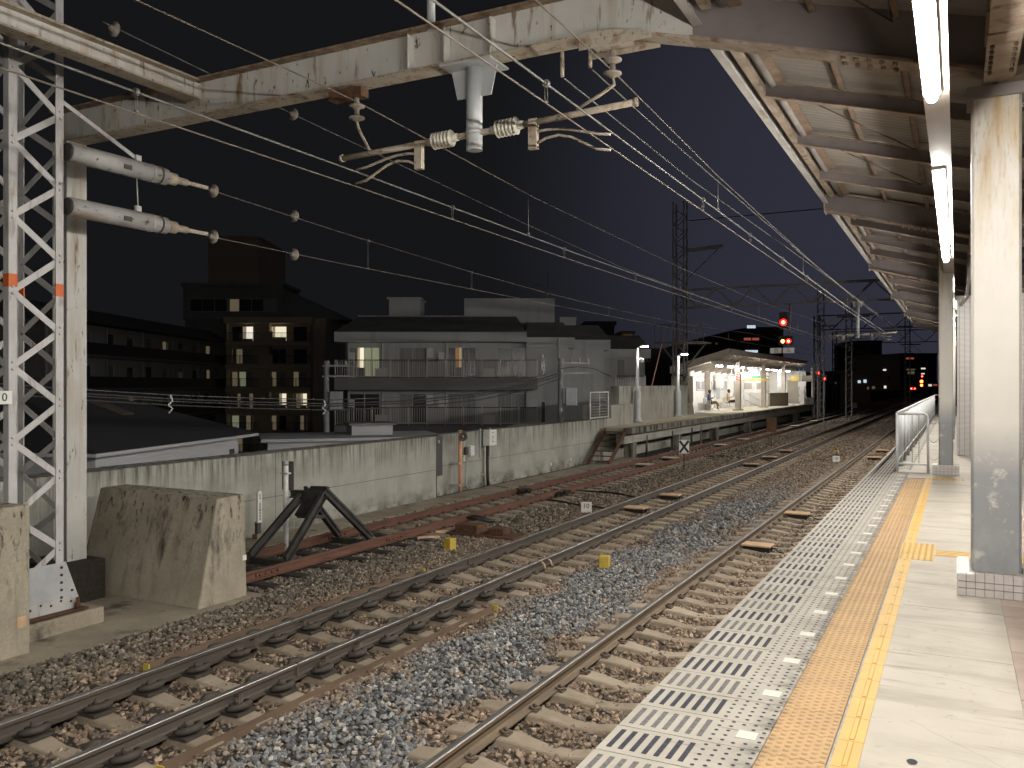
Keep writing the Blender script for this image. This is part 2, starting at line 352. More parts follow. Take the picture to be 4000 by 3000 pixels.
# crushed stone: angular hulls scattered over the bed
def stone_mesh(i):
    rnd = random.Random(100 + i)
    bm = bmesh.new()
    sx, sy, sz = rnd.uniform(0.85,1.4), rnd.uniform(0.6,1.0), rnd.uniform(0.45,0.8)
    for k in range(12):
        v = Vector((rnd.gauss(0,1), rnd.gauss(0,1), rnd.gauss(0,1))).normalized()
        bm.verts.new((v.x*sx*rnd.uniform(0.8,1.05), v.y*sy*rnd.uniform(0.8,1.05), v.z*sz*rnd.uniform(0.8,1.05)))
    r = bmesh.ops.convex_hull(bm, input=bm.verts)
    bmesh.ops.delete(bm, geom=[v for v in bm.verts if not v.link_faces], context='VERTS')
    me = bpy.data.meshes.new('stone'); bm.to_mesh(me); bm.free()
    return me
def stone_mat():
    m = bpy.data.materials.new('crushed_stone'); m.use_nodes = True
    N = m.node_tree.nodes; L = m.node_tree.links; b = N['Principled BSDF']; b.inputs['Roughness'].default_value = 0.85
    oi = N.new('ShaderNodeObjectInfo'); geo = N.new('ShaderNodeNewGeometry')
    def cr(stops):
        c = N.new('ShaderNodeValToRGB'); e = c.color_ramp.elements; c.color_ramp.interpolation = 'CONSTANT'
        while len(e) < len(stops): e.new(0.5)
        for k, (p, q) in enumerate(stops): e[k].position = p; e[k].color = tuple(q) + (1,)
        L.new(oi.outputs['Random'], c.inputs[0]); return c.outputs[0]
    grey = cr([(0,(0.155,0.158,0.163)),(0.2,(0.245,0.247,0.25)),(0.40,(0.10,0.104,0.112)),(0.58,(0.31,0.307,0.30)),(0.70,(0.20,0.177,0.15)),(0.80,(0.41,0.39,0.35)),(0.87,(0.33,0.25,0.18)),(0.93,(0.13,0.12,0.11))])
    brown = cr([(0,(0.183,0.134,0.092)),(0.25,(0.253,0.182,0.128)),(0.5,(0.130,0.093,0.068)),(0.7,(0.305,0.226,0.157)),(0.84,(0.183,0.153,0.128)),(0.92,(0.413,0.313,0.224))])
    dark = cr([(0,(0.124,0.109,0.087)),(0.3,(0.192,0.163,0.126)),(0.55,(0.092,0.081,0.065)),(0.75,(0.266,0.216,0.162)),(0.9,(0.350,0.294,0.225))])
    sp = N.new('ShaderNodeSeparateXYZ'); L.new(oi.outputs['Location'], sp.inputs[0])
    nz = N.new('ShaderNodeTexNoise'); nz.inputs['Scale'].default_value = 0.9; L.new(oi.outputs['Location'], nz.inputs['Vector'])
    def mrange(s, lo, hi, t0=0, t1=1):
        r = N.new('ShaderNodeMapRange'); r.inputs['From Min'].default_value = lo; r.inputs['From Max'].default_value = hi
        r.inputs['To Min'].default_value = t0; r.inputs['To Max'].default_value = t1; L.new(s, r.inputs['Value']); return r.outputs[0]
    def math2(op, a, c):
        x = N.new('ShaderNodeMath'); x.operation = op
        for i, q in ((0,a),(1,c)):
            if hasattr(q,'links'): L.new(q, x.inputs[i])
            else: x.inputs[i].default_value = q
        return x.outputs[0]
    # fresh grey stone lies in the gap between the two nearer tracks, old brown stone elsewhere
    cx = math2('ABSOLUTE', math2('SUBTRACT', sp.outputs['X'], -4.55), 0)
    jit = math2('ADD', cx, mrange(nz.outputs['Fac'], 0.2, 0.8, -0.6, 0.6))
    fx = mrange(jit, 0.85, 0.45)
    fy = mrange(sp.outputs['Y'], 27.0, 21.0, 0.15, 1.0)
    mx_ = N.new('ShaderNodeMix'); mx_.data_type = 'RGBA'
    L.new(math2('MULTIPLY', fx, fy), mx_.inputs[0]); L.new(brown, mx_.inputs[6]); L.new(grey, mx_.inputs[7])
    m2 = N.new('ShaderNodeMix'); m2.data_type = 'RGBA'
    L.new(mrange(math2('ADD', sp.outputs['X'], mrange(nz.outputs['Fac'],0.2,0.8,-0.8,0.8)), -7.2, -8.4), m2.inputs[0])
    L.new(mx_.outputs[2], m2.inputs[6]); L.new(dark, m2.inputs[7])
    mul = N.new('ShaderNodeMix'); mul.data_type = 'RGBA'; mul.blend_type = 'MULTIPLY'; mul.inputs[0].default_value = 0.5
    n2 = N.new('ShaderNodeTexNoise'); n2.inputs['Scale'].default_value = 60; L.new(geo.outputs['Position'], n2.inputs['Vector'])
    L.new(m2.outputs[2], mul.inputs[6]); L.new(mrange(n2.outputs['Fac'],0.3,0.7,0.4,1.3), mul.inputs[7])
    L.new(mul.outputs[2], b.inputs['Base Color'])
    return m
stones = bpy.data.collections.new('stones')
smat = stone_mat()
for i in range(9):
    me = stone_mesh(i); me.materials.append(smat)
    so = bpy.data.objects.new('stone', me); stones.objects.link(so)

def scatter(name, quads, density, smin, smax, seed, label):
    mb = MB()
    for q in quads: mb.add(q, [(0,1,2,3)])
    o = mb.build(name, MT['bed'], fix=False)
    o['kind'] = 'stuff'; o['label'] = label; o['category'] = 'ballast'
    ng = bpy.data.node_groups.new('scatter_' + name, 'GeometryNodeTree')
    ng.interface.new_socket('Geometry', in_out='INPUT', socket_type='NodeSocketGeometry')
    ng.interface.new_socket('Geometry', in_out='OUTPUT', socket_type='NodeSocketGeometry')
    N = ng.nodes; L = ng.links
    gi = N.new('NodeGroupInput'); go = N.new('NodeGroupOutput')
    d = N.new('GeometryNodeDistributePointsOnFaces'); d.distribute_method = 'RANDOM'
    d.inputs['Density'].default_value = density; d.inputs['Seed'].default_value = seed
    ci = N.new('GeometryNodeCollectionInfo'); ci.inputs['Collection'].default_value = stones
    ci.inputs['Separate Children'].default_value = True; ci.inputs['Reset Children'].default_value = True
    ip = N.new('GeometryNodeInstanceOnPoints'); ip.inputs['Pick Instance'].default_value = True
    rr = N.new('FunctionNodeRandomValue'); rr.data_type = 'FLOAT_VECTOR'
    rr.inputs[0].default_value = (-0.7,-0.7,0); rr.inputs[1].default_value = (0.7,0.7,6.28)
    rs = N.new('FunctionNodeRandomValue'); rs.data_type = 'FLOAT'
    rs.inputs[2].default_value = smin; rs.inputs[3].default_value = smax
    off = N.new('FunctionNodeRandomValue'); off.data_type = 'FLOAT_VECTOR'
    off.inputs[0].default_value = (0,0,-smin*1.0); off.inputs[1].default_value = (0,0,smin*1.1)
    sp = N.new('GeometryNodeSetPosition')
    jn = N.new('GeometryNodeJoinGeometry')
    L.new(gi.outputs[0], d.inputs['Mesh']); L.new(d.outputs['Points'], sp.inputs['Geometry']); L.new(off.outputs[0], sp.inputs['Offset'])
    L.new(sp.outputs[0], ip.inputs['Points']); L.new(ci.outputs[0], ip.inputs['Instance'])
    L.new(rr.outputs[0], ip.inputs['Rotation']); L.new(rs.outputs[1], ip.inputs['Scale'])
    L.new(ip.outputs[0], jn.inputs[0]); L.new(gi.outputs[0], jn.inputs[0]); L.new(jn.outputs[0], go.inputs[0])
    md = o.modifiers.new('scatter', 'NODES'); md.node_group = ng
    return o
def strips(y0, y1, near=False):
    xs = [(-11.2,-1.38),(-10.95,-1.37),(-10.3,-1.375),(-9.25,-1.375),(-8.6,-1.35),(-8.0,-1.345),(-7.45,-1.36),(-7.2,-1.375),(-6.8,-1.38),(-5.9,-1.38),(-5.5,-1.375),(-5.25,-1.355),(-4.6,-1.305),(-3.95,-1.345),(-3.75,-1.36),(-3.4,-1.375),(-2.3,-1.375),(-1.75,-1.36),(-1.45,-1.36)]
    q = []
    for (xa, za), (xb, zb) in zip(xs[:-1], xs[1:]):
        lo = y0
        if near and xb <= -8.3: lo = 9.3
        q.append([(xa,lo,za),(xb,lo,zb),(xb,y1,zb),(xa,y1,za)])
    return q
scatter('ballast', strips(2.2, 15, True), 800, 0.021, 0.043, 1, 'crushed stone ballast lying between and around the near rails')
scatter('ballast', strips(15, 34), 330, 0.028, 0.052, 2, 'crushed stone ballast around the tracks before the far platform steps')
scatter('ballast', strips(34, 95), 90, 0.05, 0.085, 3, 'crushed stone ballast along the distant tracks')

# ------------------------------------------------------------------ tracks
def rail_profile(cx):
    h = [(-0.0635,-0.153),(0.0635,-0.153),(0.0635,-0.143),(0.02,-0.128),(0.0085,-0.115),(0.0085,-0.055),(0.0315,-0.042),(0.0325,-0.014),(0.0312,-0.009),(0.0280,-0.005),(0.022,-0.0024),(0.013,-0.0008),(0.005,0.0),
         (-0.005,0.0),(-0.013,-0.0008),(-0.022,-0.0024),(-0.0280,-0.005),(-0.0312,-0.009),(-0.0325,-0.014),(-0.0315,-0.042),(-0.0085,-0.055),(-0.0085,-0.115),(-0.02,-0.128),(-0.0635,-0.143)]
    return [(cx + x, ZR + z) for x, z in h]
def rail(parent, cx, y0, y1, side, top):
    mb = MB(); p = rail_profile(cx)
    mb.prism(p, 1, y0, y1)
    for k, f in enumerate(mb.f[:len(p)]):
        if k in range(8, 18): mb.m[k] = 1
    return mb.build('rail', [side, top], parent)
SG = 0.57
def sleeper_mesh():
    mb = MB()
    xs = [-1.0,-0.82,-0.68,-0.42,-0.25,-0.1,0.1,0.25,0.42,0.68,0.82,1.0]
    zs = [-0.02,-0.005,0,0,-0.022,-0.045,-0.045,-0.022,0,0,-0.005,-0.02]
    hw = [0.105,0.11,0.115,0.115,0.10,0.09,0.09,0.10,0.115,0.115,0.11,0.105]
    n = len(xs); vs = []
    for x, z, w in zip(xs, zs, hw):
        vs += [(x,-w-0.03,-0.17),(x,-w,z-0.012),(x,-w+0.012,z),(x,w-0.012,z),(x,w,z-0.012),(x,w+0.03,-0.17)]
    fs = [(i*6+k, (i+1)*6+k, (i+1)*6+k+1, i*6+k+1) for i in range(n-1) for k in range(5)]
    fs += [tuple(range(6)), tuple((n-1)*6+k for k in range(6))]
    mb.add(vs, fs)
    return mb.mesh('sleeper', MT['sleeper'])
def clip_mesh():                       # spring clip and bolt on both sides of the rail foot
    mb = MB(); mb.box(-0.125,-0.05,-0.004,0.125,0.05,0.016)
    for s in (-1, 1):
        pts = [(s*0.045,-0.03,0.035),(s*0.075,-0.035,0.028),(s*0.10,-0.03,0.02),(s*0.12,0.0,0.03),(s*0.10,0.03,0.02),(s*0.075,0.035,0.028),(s*0.045,0.03,0.035)]
        mb.tube(pts, 0.012, 6)
        
        mb.lathe([(0.014,0.012),(0.014,0.055),(0.006,0.06)], (s*0.085,0,0), n=6)
    return mb.mesh('fastener', MT['chair'])
def chair_mesh():                      # heavy cast chair with a curved jaw each side
    mb = MB()
    mb.box(-0.25,-0.115,0.0,0.25,0.115,0.026)
    for s in (-1, 1):
        pts = []
        for k in range(9):
            a = -PI*0.55 + PI*1.1*k/8
            pts.append((s*(0.13+0.095*math.cos(a)), 0.115*math.sin(a), 0.06+0.015*math.cos(a)))
        mb.tube(pts, [0.02,0.026,0.031,0.034,0.036,0.034,0.031,0.026,0.02], 8)
        mb.prism([(s*0.05,0.02),(s*0.15,0.02),(s*0.14,0.05),(s*0.07,0.075)], 1, -0.035, 0.035)
        mb.lathe([(0.018,0.05),(0.018,0.09),(0.008,0.105)], (s*0.12,0,0.01), n=6)
    return mb.mesh('rail_chair', MT['chair_dark'])
SLM, CLM, CHM = sleeper_mesh(), clip_mesh(), chair_mesh()
def track(label, cx, g, y0, y1, sl0, sl1, side, top, chairs=None):
    t = thing('railway_track', label, 'track', (cx, 0, ZR))
    for s in (-1, 1):
        r = rail(t, s*g, y0, y1, side, top); r.location = (0, 0, -ZR)
    n = int((sl1 - sl0) / SG)
    for k in range(n):
        y = sl0 + k * SG
        so = inst('sleeper', SLM, t, (random.uniform(-0.012,0.012), y + random.uniform(-0.012,0.012), -0.158))
        so.rotation_euler = (0, 0, random.uniform(-0.008,0.008))
        if y > 46: continue
        for s in (-1, 1):
            heavy = chairs and chairs[0] < y < chairs[1]
            inst('rail_chair' if heavy else 'fastener', CHM if heavy else CLM, so, (s*g, 0, 0.002))
    return t
T1X, T2X, T3X, G2 = -2.862, -6.36, -9.78, 0.553
track('brown railed track running right beside the tactile tiled platform edge', T1X, G2, -8, 240, 2.95, 110, MT['rail_side'], MT['rail_top'])
trk2 = track('middle track with heavy black rail chairs at its near end', T2X, G2, -8, 240, 2.84, 110, MT['rail_dark'], MT['rail_top'], chairs=(1, 11.2))
trk3 = track('rust red siding track ending in the black buffer stop', T3X, 0.54, 9.2, 240, 14.3, 110, MT['rail_rust'], MT['rail_top_dull'])
for x, y in ((-0.54,9.9),(-0.54,12.9),(0.54,9.9),(0.54,13.2)):               # joint plates on the siding
    mb = MB(); s = -1 if x < 0 else 1
    mb.box(x-0.03,y-0.25,-0.115,x+0.03,y+0.25,-0.055)
    for k in range(4): mb.lathe([(0.016,0),(0.016,0.035)], (x+0.03,y-0.19+k*0.127,-0.085), (1,0,0), 6)
    mb.build('joint_plate', MT['rail_rust'], trk3)
for y in (9.6,10.3,11.0,11.7,12.4,13.1,13.8):                               # timber ties under the rail end
    MB().box(-1.02,y-0.1,-0.30,1.02,y+0.1,-0.168).build('timber_tie', MT['black_steel'], trk3, (random.uniform(-.05,.05),0,0), bevel=0.008)
# joint gap collars and bond cables on the middle track
for x, y in ((0.553,6.62),(-0.553,11.9)):
    MB().box(x-0.034,y-0.012,-0.15,x+0.034,y+0.012,0.002).build('rail_joint', MT['chair'], trk2)
for y in (12.25,12.5):
    MB().tube([(0.553+0.02,y,-0.03),(0.62,y,-0.06),(0.66,y-0.02,-0.13)], 0.014, 6).build('bond_bar', MT['board'], trk2)
for x, y in ((0.553,5.75),(0.553,6.95),(0.553,7.5),(-0.553,7.1),(-0.553,7.9)):
    mb = MB()
    for k in range(3):
        mb.tube([(x+0.04,y+k*0.018,-0.05),(x+0.10,y+0.02+k*0.018,-0.04),(x+0.14,y-0.03+k*0.018,-0.09),(x+0.2,y+k*0.018,-0.15)], 0.008, 5)
    mb.build('bond_cable', MT['chair'], trk2)
# steel angles along the sleeper ends of the middle track, ends painted yellow
for x, y0, y1, lab in ((-7.40,6.2,11.35,'brown steel angle along the far sleeper ends of middle track'),(-5.34,4.6,9.9,'brown steel angle along the near sleeper ends of middle track')):
    mb = MB(); mb.box(x-0.03,y0,-1.345,x+0.025,y1,-1.335); mb.box(x-0.03,y0,-1.335,x-0.02,y1,-1.268)
    o = tag(mb.build('guard_angle', MT['guard']), lab, 'steel angle')
    for y in (y0-0.022, y1+0.002):
        MB().box(x-0.045,y,-1.35,x+0.035,y+0.02,-1.27).build('yellow_end', MT['paint_yellow'], o)

# ------------------------------------------------------------------ near platform
pl = MB()
pl.box(-1.36,-42,-1.39,6.4,70,-0.03)
plat = pl.build('platform', MT['platform_side']); plat['kind'] = 'structure'
MB().box(-1.405,-12,-0.16,-1.36,70,-0.032).build('edge_beam', MT['platform_side'], plat)
J0, TP = 3.561, 0.2999
def edge_tile(dark):
    mb = MB(); W = 0.653; e = 0.003
    mb.box(0, e, -0.03, W, TP-e, 0.0)
    for i in range(7):
        x = W*(0.07+0.083*i); mb.box(x-0.0115,0.045,0.0005,x+0.0115,0.255,0.0022, 1)
    for j in range(5):
        x = W*(0.652+0.079*j)
        for k in range(5):
            y = 0.035 + 0.0575*k + (0.014 if j % 2 else 0)
            if not dark and j in (2,3) and 0.09 < y < 0.21: continue
            vs = [(x,y,0.0022)] + [(x+0.0105*math.cos(a*PI/4), y+0.0105*math.sin(a*PI/4), 0.0018) for a in range(8)]
            mb.add(vs, [(0,1+a,1+(a+1)%8) for a in range(8)], 2)
    if not dark: mb.box(W*0.80,0.105,0.0004,W*0.80+0.088,0.193,0.0032, 3)
    return mb.mesh('edge_tile', [MT['edge_tile'], MT['slot_dark'] if dark else MT['slot_worn'], MT['slot_dark'], MT['white_mark']])
ETM = (edge_tile(True), edge_tile(False))
def dot_tile(w, l, nx, ny, stag):
    mb = MB(); e = 0.0028
    mb.box(e, e, -0.03, w-e, l-e, 0.0)
    for j in range(nx):
        for k in range(ny):
            x = w*(j+0.5)/nx; y = l*(k+0.5+(0.25 if stag and j % 2 else -0.25 if stag else 0))/ny
            vs = []
            for r, z in ((0.0145,0.0),(0.0115,0.0045),(0.0065,0.0062)):
                vs += [(x+r*math.cos(a*PI/4), y+r*math.sin(a*PI/4), z) for a in range(8)]
            mb.add(vs, [(q*8+a, q*8+(a+1)%8, (q+1)*8+(a+1)%8, (q+1)*8+a) for q in range(2) for a in range(8)] + [tuple(range(16,24))], 0, True)
    return mb
DTM = dot_tile(0.275, TP, 7, 6, True).mesh('tactile_tile', MT['yellow'])
def bar_tile():
    mb = MB(); w = 0.1096; mb.box(0.001,0.0018,-0.03,w-0.001,TP-0.0018,0.0)
    mb.hexa([(0.043,0.012,0),(0.069,0.012,0),(0.069,TP-0.012,0),(0.043,TP-0.012,0)], [(0.047,0.016,0.005),(0.065,0.016,0.005),(0.065,TP-0.016,0.005),(0.047,TP-0.016,0.005)])
    return mb.mesh('bar_tile', MT['yellow_bright'])
BTM = bar_tile()
k0 = -5; kend_y = int((16.35-J0)/TP)
CROSS = (8.73, 9.63)
for k in range(k0, 128):
    y = J0 + k*TP
    inst('edge_tile', ETM[k % 2], plat, (-1.42, y, random.uniform(-0.0008,0.0008)))
    if k < kend_y:
        inst('tactile_tile', DTM, plat, (-0.766, y, random.uniform(0,0.0008)))
        if not (CROSS[0]-0.05 < y < CROSS[1]-0.25): inst('bar_tile', BTM, plat, (-0.4786, y, 0.001))
B3 = dot_tile(0.2999, TP, 6, 6, False).mesh('tactile_tile', MT['yellow_bright'])
for i in range(3): inst('tactile_tile', B3, plat, (-0.488, CROSS[0]+i*TP, 0.0015))
def guide_tile():
    mb = MB(); w = 0.30; mb.box(0.001,0.001,-0.03,w-0.001,TP-0.001,0)
    for k in range(4):
        y = TP*(k+0.5)/4
        mb.hexa([(0.01,y-0.016,0),(w-0.01,y-0.016,0),(w-0.01,y+0.016,0),(0.01,y+0.016,0)], [(0.014,y-0.012,0.005),(w-0.014,y-0.012,0.005),(w-0.014,y+0.012,0.005),(0.014,y+0.012,0.005)])
    return mb.mesh('guide_tile', MT['yellow_bright'])
GTM = guide_tile()
for i in range(8): inst('guide_tile', GTM, plat, (-0.186+i*0.30, CROSS[0]+TP, 0.0015))
for i in range(2): inst('tactile_tile', B3, plat, (-0.488+i*0.301, J0+kend_y*TP, 0.0015))
MB().box(-0.491,-12,-0.03,-0.4786,J0+kend_y*TP,-0.003).build('joint_strip', MT['grout'], plat)
# concrete bays with open joints, a cement fillet, brown pavers inland
mb = MB(); mb.box(-0.369,-12,-0.03,-0.352,J0+kend_y*TP,-0.0005); mb.build('cement_fillet', MT['concrete_floor'], plat)
ys = [-12,-9.3,-6.3,-3.3,-0.3,2.7,5.72,6.92,7.72,10.6,13.6,16.37,19.4,22.4,25.4,28.4,34,40,46,52,60,70]
for a, b_ in zip(ys[:-1], ys[1:]):
    if b_ <= 16.4: MB().box(-0.352,a+0.004,-0.03,0.288,b_-0.004,random.uniform(-0.002,0)).build('concrete_bay', MT['concrete_floor'], plat)
    else: MB().box(-0.766,a+0.002,-0.03,0.288 if b_ < 24 else 3,b_-0.002,random.uniform(-0.004,-0.001)).build('concrete_bay', MT['concrete_floor'], plat)
MB().box(0.288,-12,-0.03,6.4,60,-0.008).build('mortar_bed', MT['grout'], plat)
PVM = MB().box(0.0015,0.0015,-0.03,0.2985,0.2985,0).mesh('paver', MT['paver'])
for i in range(7):
    for k in range(int(3.0/0.3), int(13/0.3)):
        inst('paver', PVM, plat, (0.29+0.3*i, 0.3*k, random.uniform(-0.002,0.001)))
lid = MB(); vs = [(-0.17+0.022*math.cos(a*PI/6), 4.05+0.03*math.sin(a*PI/6), 0.0025) for a in range(12)]
lid.add(vs, [tuple(range(12))]); lid.build('stud', MT['slot_dark'], plat)
# open cracks in the concrete
def crack(pts, w):
    mb = MB(); vs = []
    for (x, y) in pts: vs += [(x, y-w*random.uniform(0.3,1), 0.0012), (x, y+w*random.uniform(0.3,1), 0.0012)]
    mb.add(vs, [(2*i,2*i+2,2*i+3,2*i+1) for i in range(len(pts)-1)])
    mb.build('crack', MT['slot_worn'], plat)
for (x0, y0, x1, y1) in ((-0.2,4.55,0.28,4.05),(-0.33,5.35,0.28,5.18),(-0.34,6.25,0.1,6.1),(-0.1,3.75,0.26,3.45),(-0.05,6.9,0.2,6.62)):
    n = 14; crack([(x0+(x1-x0)*i/n, y0+(y1-y0)*i/n+random.uniform(-0.012,0.012)) for i in range(n+1)], 0.0016)
# ------------------------------------------------------------------ slab, buttress, retaining walls on the far side
slab = MB().prism([(-12.6,-1.5),(-8.44,-1.5),(-8.44,-1.352),(-12.6,-1.345)], 1, -12, 9.25).build('concrete_slab', MT['slab']); slab['kind'] = 'structure'
MB().box(-8.62,-12,-1.36,-8.60,9.2,-1.349).build('slab_joint', MT['slot_worn'], slab)
MB().prism([(-11.9,-1.5),(-11.15,-1.5),(-11.15,-1.33),(-11.9,-1.31)], 1, 9.25, 33).build('gutter_walk', MT['slab'], slab)
butt = MB()
butt.hexa([(-11.32,8.24,-1.36),(-8.84,8.20,-1.36),(-8.84,9.08,-1.36),(-11.32,9.10,-1.36)], [(-11.3,8.62,0.07),(-8.86,8.55,0.06),(-8.86,9.05,0.07),(-11.3,9.08,0.08)])
bo = butt.build('buttress', MT['buttress'], bevel=0.02)
tag(bo, 'stained concrete buttress with sloping face beside the lattice mast', 'buttress')
MB().box(-8.858,9.0,-0.85,-8.842,9.07,-0.78).build('white_tag', MT['paint_white'], bo)
cb = MB().box(-9.85,-3.0,-1.36,-9.08,6.05,0.28).build('concrete_parapet', MT['buttress'], bevel=0.02)
tag(cb, 'tall concrete parapet end cut off by the photo edge', 'wall')
MB().box(-9.079,5.9,-1.05,-9.074,6.0,-0.93).build('patch', MT['board'], cb)
# retaining walls, panel by panel
def panels(name, label, X, z0, z1, edges, th, mtl):
    t = thing(name, label, 'wall', (X, edges[0], z0))
    for a, b_ in zip(edges[:-1], edges[1:]):
        MB().box(X-th,a+0.006,z0,X+random.uniform(-0.006,0.006),b_-0.006,z1+random.uniform(-0.01,0.01)).build('wall_panel', mtl, t, (-X,-edges[0],-z0), bevel=0.012)
        if b_ != edges[-1]: MB().box(X-th,b_-0.006,z0,X-0.025,b_+0.006,z1-0.03).build('joint_filler', MT['slot_worn'], t, (-X,-edges[0],-z0))
    MB().box(X-0.02,max(9.3,edges[0]),-0.62,X+0.008,edges[-1]-0.02,-0.612).build('pour_line', MT['slot_worn'], t, (-X,-edges[0],-z0))
    return t
panels('retaining_wall', 'stained concrete retaining wall behind the black buffer stop', -12.0, -1.42, 0.24, [-12,-6,0,6.5,9.6,13.1,19.05], 0.6, MT['wall'])
panels('retaining_wall', 'set back concrete retaining wall carrying the orange loudspeaker pole', -12.42, -1.42, 0.235, [19.05,24.0,29.6,33.0], 0.3, MT['wall'])

# ------------------------------------------------------------------ lattice mast by the parapet
def angle_leg(mb, p0, p1, sx, sy, w=0.11, t=0.012, mi=0):
    x, y = p0[0], p0[1]
    mb.box(min(x, x-sx*t), min(y, y-sy*w), p0[2], max(x, x-sx*t), max(y, y-sy*w), p1[2], mi)
    mb.box(min(x-sx*t, x-sx*w), min(y, y-sy*t), p0[2], max(x-sx*t, x-sx*w), max(y, y-sy*t), p1[2], mi)
def lattice_mast(name, label, x0, x1, y0, y1, zb, zt, step, legw, barw, mtl, orange=None, zoff=0.0):
    t = thing(name, label, 'mast', ((x0+x1)/2, (y0+y1)/2, zb))
    off = (-(x0+x1)/2, -(y0+y1)/2, -zb)
    for sx, x in ((-1,x0),(1,x1)):
        for sy, y in ((-1,y0),(1,y1)):
            mb = MB(); angle_leg(mb, (x,y,zb), (x,y,zt), sx, sy, legw)
            lg = mb.build('leg', mtl, t, off)
            if orange:
                mb = MB(); e = 0.003
                z0 = orange + (0.06 if sy < 0 else 0.0)
                angle_leg(mb, (x+sx*e,y+sy*e,z0), (x+sx*e,y+sy*e,z0+0.15), sx, sy, legw+2*e, 0.012+2*e)
                mb.build('orange_band', MT['orange'], lg)
    n = int((zt-zb)/step)
    for k in range(n):
        za = zb + zoff + k*step
        if za+step > zt: break
        for X, s in ((x1-0.016,1),(x0+0.016,-1)):
            mb = MB(); mb.bar((X,y0+legw*0.5,za+step/2), (X,y1-legw*0.5,za), 0.008, barw, up=(0,0,1))
            mb.bar((X-s*0.01,y1-legw*0.5,za+step*0.98), (X-s*0.01,y0+legw*0.5,za+step/2), 0.008, barw)
            if s > 0:
                for yy, zz in ((y1-legw*0.45,za-0.03),(y1-legw*0.45,za+0.05),(y0+legw*0.45,za+step/2-0.03),(y0+legw*0.45,za+step/2+0.05)):
                    mb.lathe([(0.018,0.014),(0.018,0.026),(0.01,0.032)], (X,yy,zz), (1,0,0), 6)
            mb.build('lacing', mtl, t, off)
        for Yp, s in ((y0+0.016,-1),(y1-0.016,1)):
            mb = MB(); mb.bar((x0+legw*0.5,Yp,za), (x1-legw*0.5,Yp,za+step/2), barw, 0.008, up=(0,1,0))
            mb.bar((x1-legw*0.5,Yp,za+step/2), (x0+legw*0.5,Yp,za+step*0.98), barw, 0.008, up=(0,1,0))
            mb.build('lacing', mtl, t, off)
    return t, off
mast, moff = lattice_mast('lattice_mast', 'pale steel lattice mast with orange bands on a concrete footing', -10.45, -9.60, 6.14, 6.82, -1.16, 7.6, 0.865, 0.10, 0.075, MT['tower'], orange=2.66, zoff=-0.06)
gus = MB()
gus.prism([(5.98,-1.10),(7.0,-1.10),(7.0,-0.97),(6.84,-0.54),(6.1,-0.54),(5.98,-0.97)], 0, -9.598, -9.586)
for y, z in [(6.78,-0.6+0.0),(6.78,-0.69),(6.78,-0.78),(6.78,-0.87),(6.78,-0.96),(6.92,-0.9)] + [(6.25+0.13*i,-1.0-0.03*(i%2)) for i in range(6)]:
    gus.lathe([(0.017,0),(0.017,0.014),(0.008,0.02)], (-9.586,y,z), (1,0,0), 6, 1)
gus.build('gusset_plate', [MT['zinc'], MT['rust']], mast, moff)
MB().box(-9.586,5.98,-1.12,-9.574,7.0,-0.975).build('base_angle', MT['tower'], mast, moff)
MB().box(-9.7,5.9,-1.135,-9.46,7.06,-1.12).build('base_plate', MT['rust'], mast, moff)
for y in (6.95,):
    MB().lathe([(0.035,0),(0.035,0.07),(0.022,0.07),(0.022,0.13)], (-9.52,y,-1.12), n=8).build('anchor_bolt', MT['rust'], mast, moff)
pl0 = MB().box(-9.55,5.90,1.38,-9.54,6.14,1.53); pl0.build('number_plate', MT['paint_white'], mast, moff)
def text(s, size, loc, rot, mtl, parent=None, name='lettering', ext=0.002, align='CENTER'):
    c = bpy.data.curves.new(name, 'FONT'); c.body = s; c.size = size; c.align_x = align; c.align_y = 'CENTER'; c.extrude = ext
    tmp = bpy.data.objects.new('tmp', c); COL.objects.link(tmp)
    bpy.context.view_layer.update()
    me = bpy.data.meshes.new_from_object(tmp.evaluated_get(bpy.context.evaluated_depsgraph_get()))
    bpy.data.objects.remove(tmp, do_unlink=True)
    me.materials.clear(); me.materials.append(mtl)
    o = bpy.data.objects.new(name, me); COL.objects.link(o)
    if parent is not None: o.parent = parent
    o.location = loc; o.rotation_euler = rot
    return o
FX = (PI/2, 0, PI/2)           # lettering that faces +X
FN = (PI/2, 0, 0)              # lettering that faces -Y
text('10', 0.13, (-9.536+moff[0], 6.02+moff[1], 1.455+moff[2]), FX, MT['paint_black'], mast)
ft = MB().box(-10.7,5.5,-1.37,-9.45,7.27,-1.16).build('concrete_footing', MT['slab'], bevel=0.02)
tag(ft, 'low concrete footing under the pale lattice mast', 'footing')
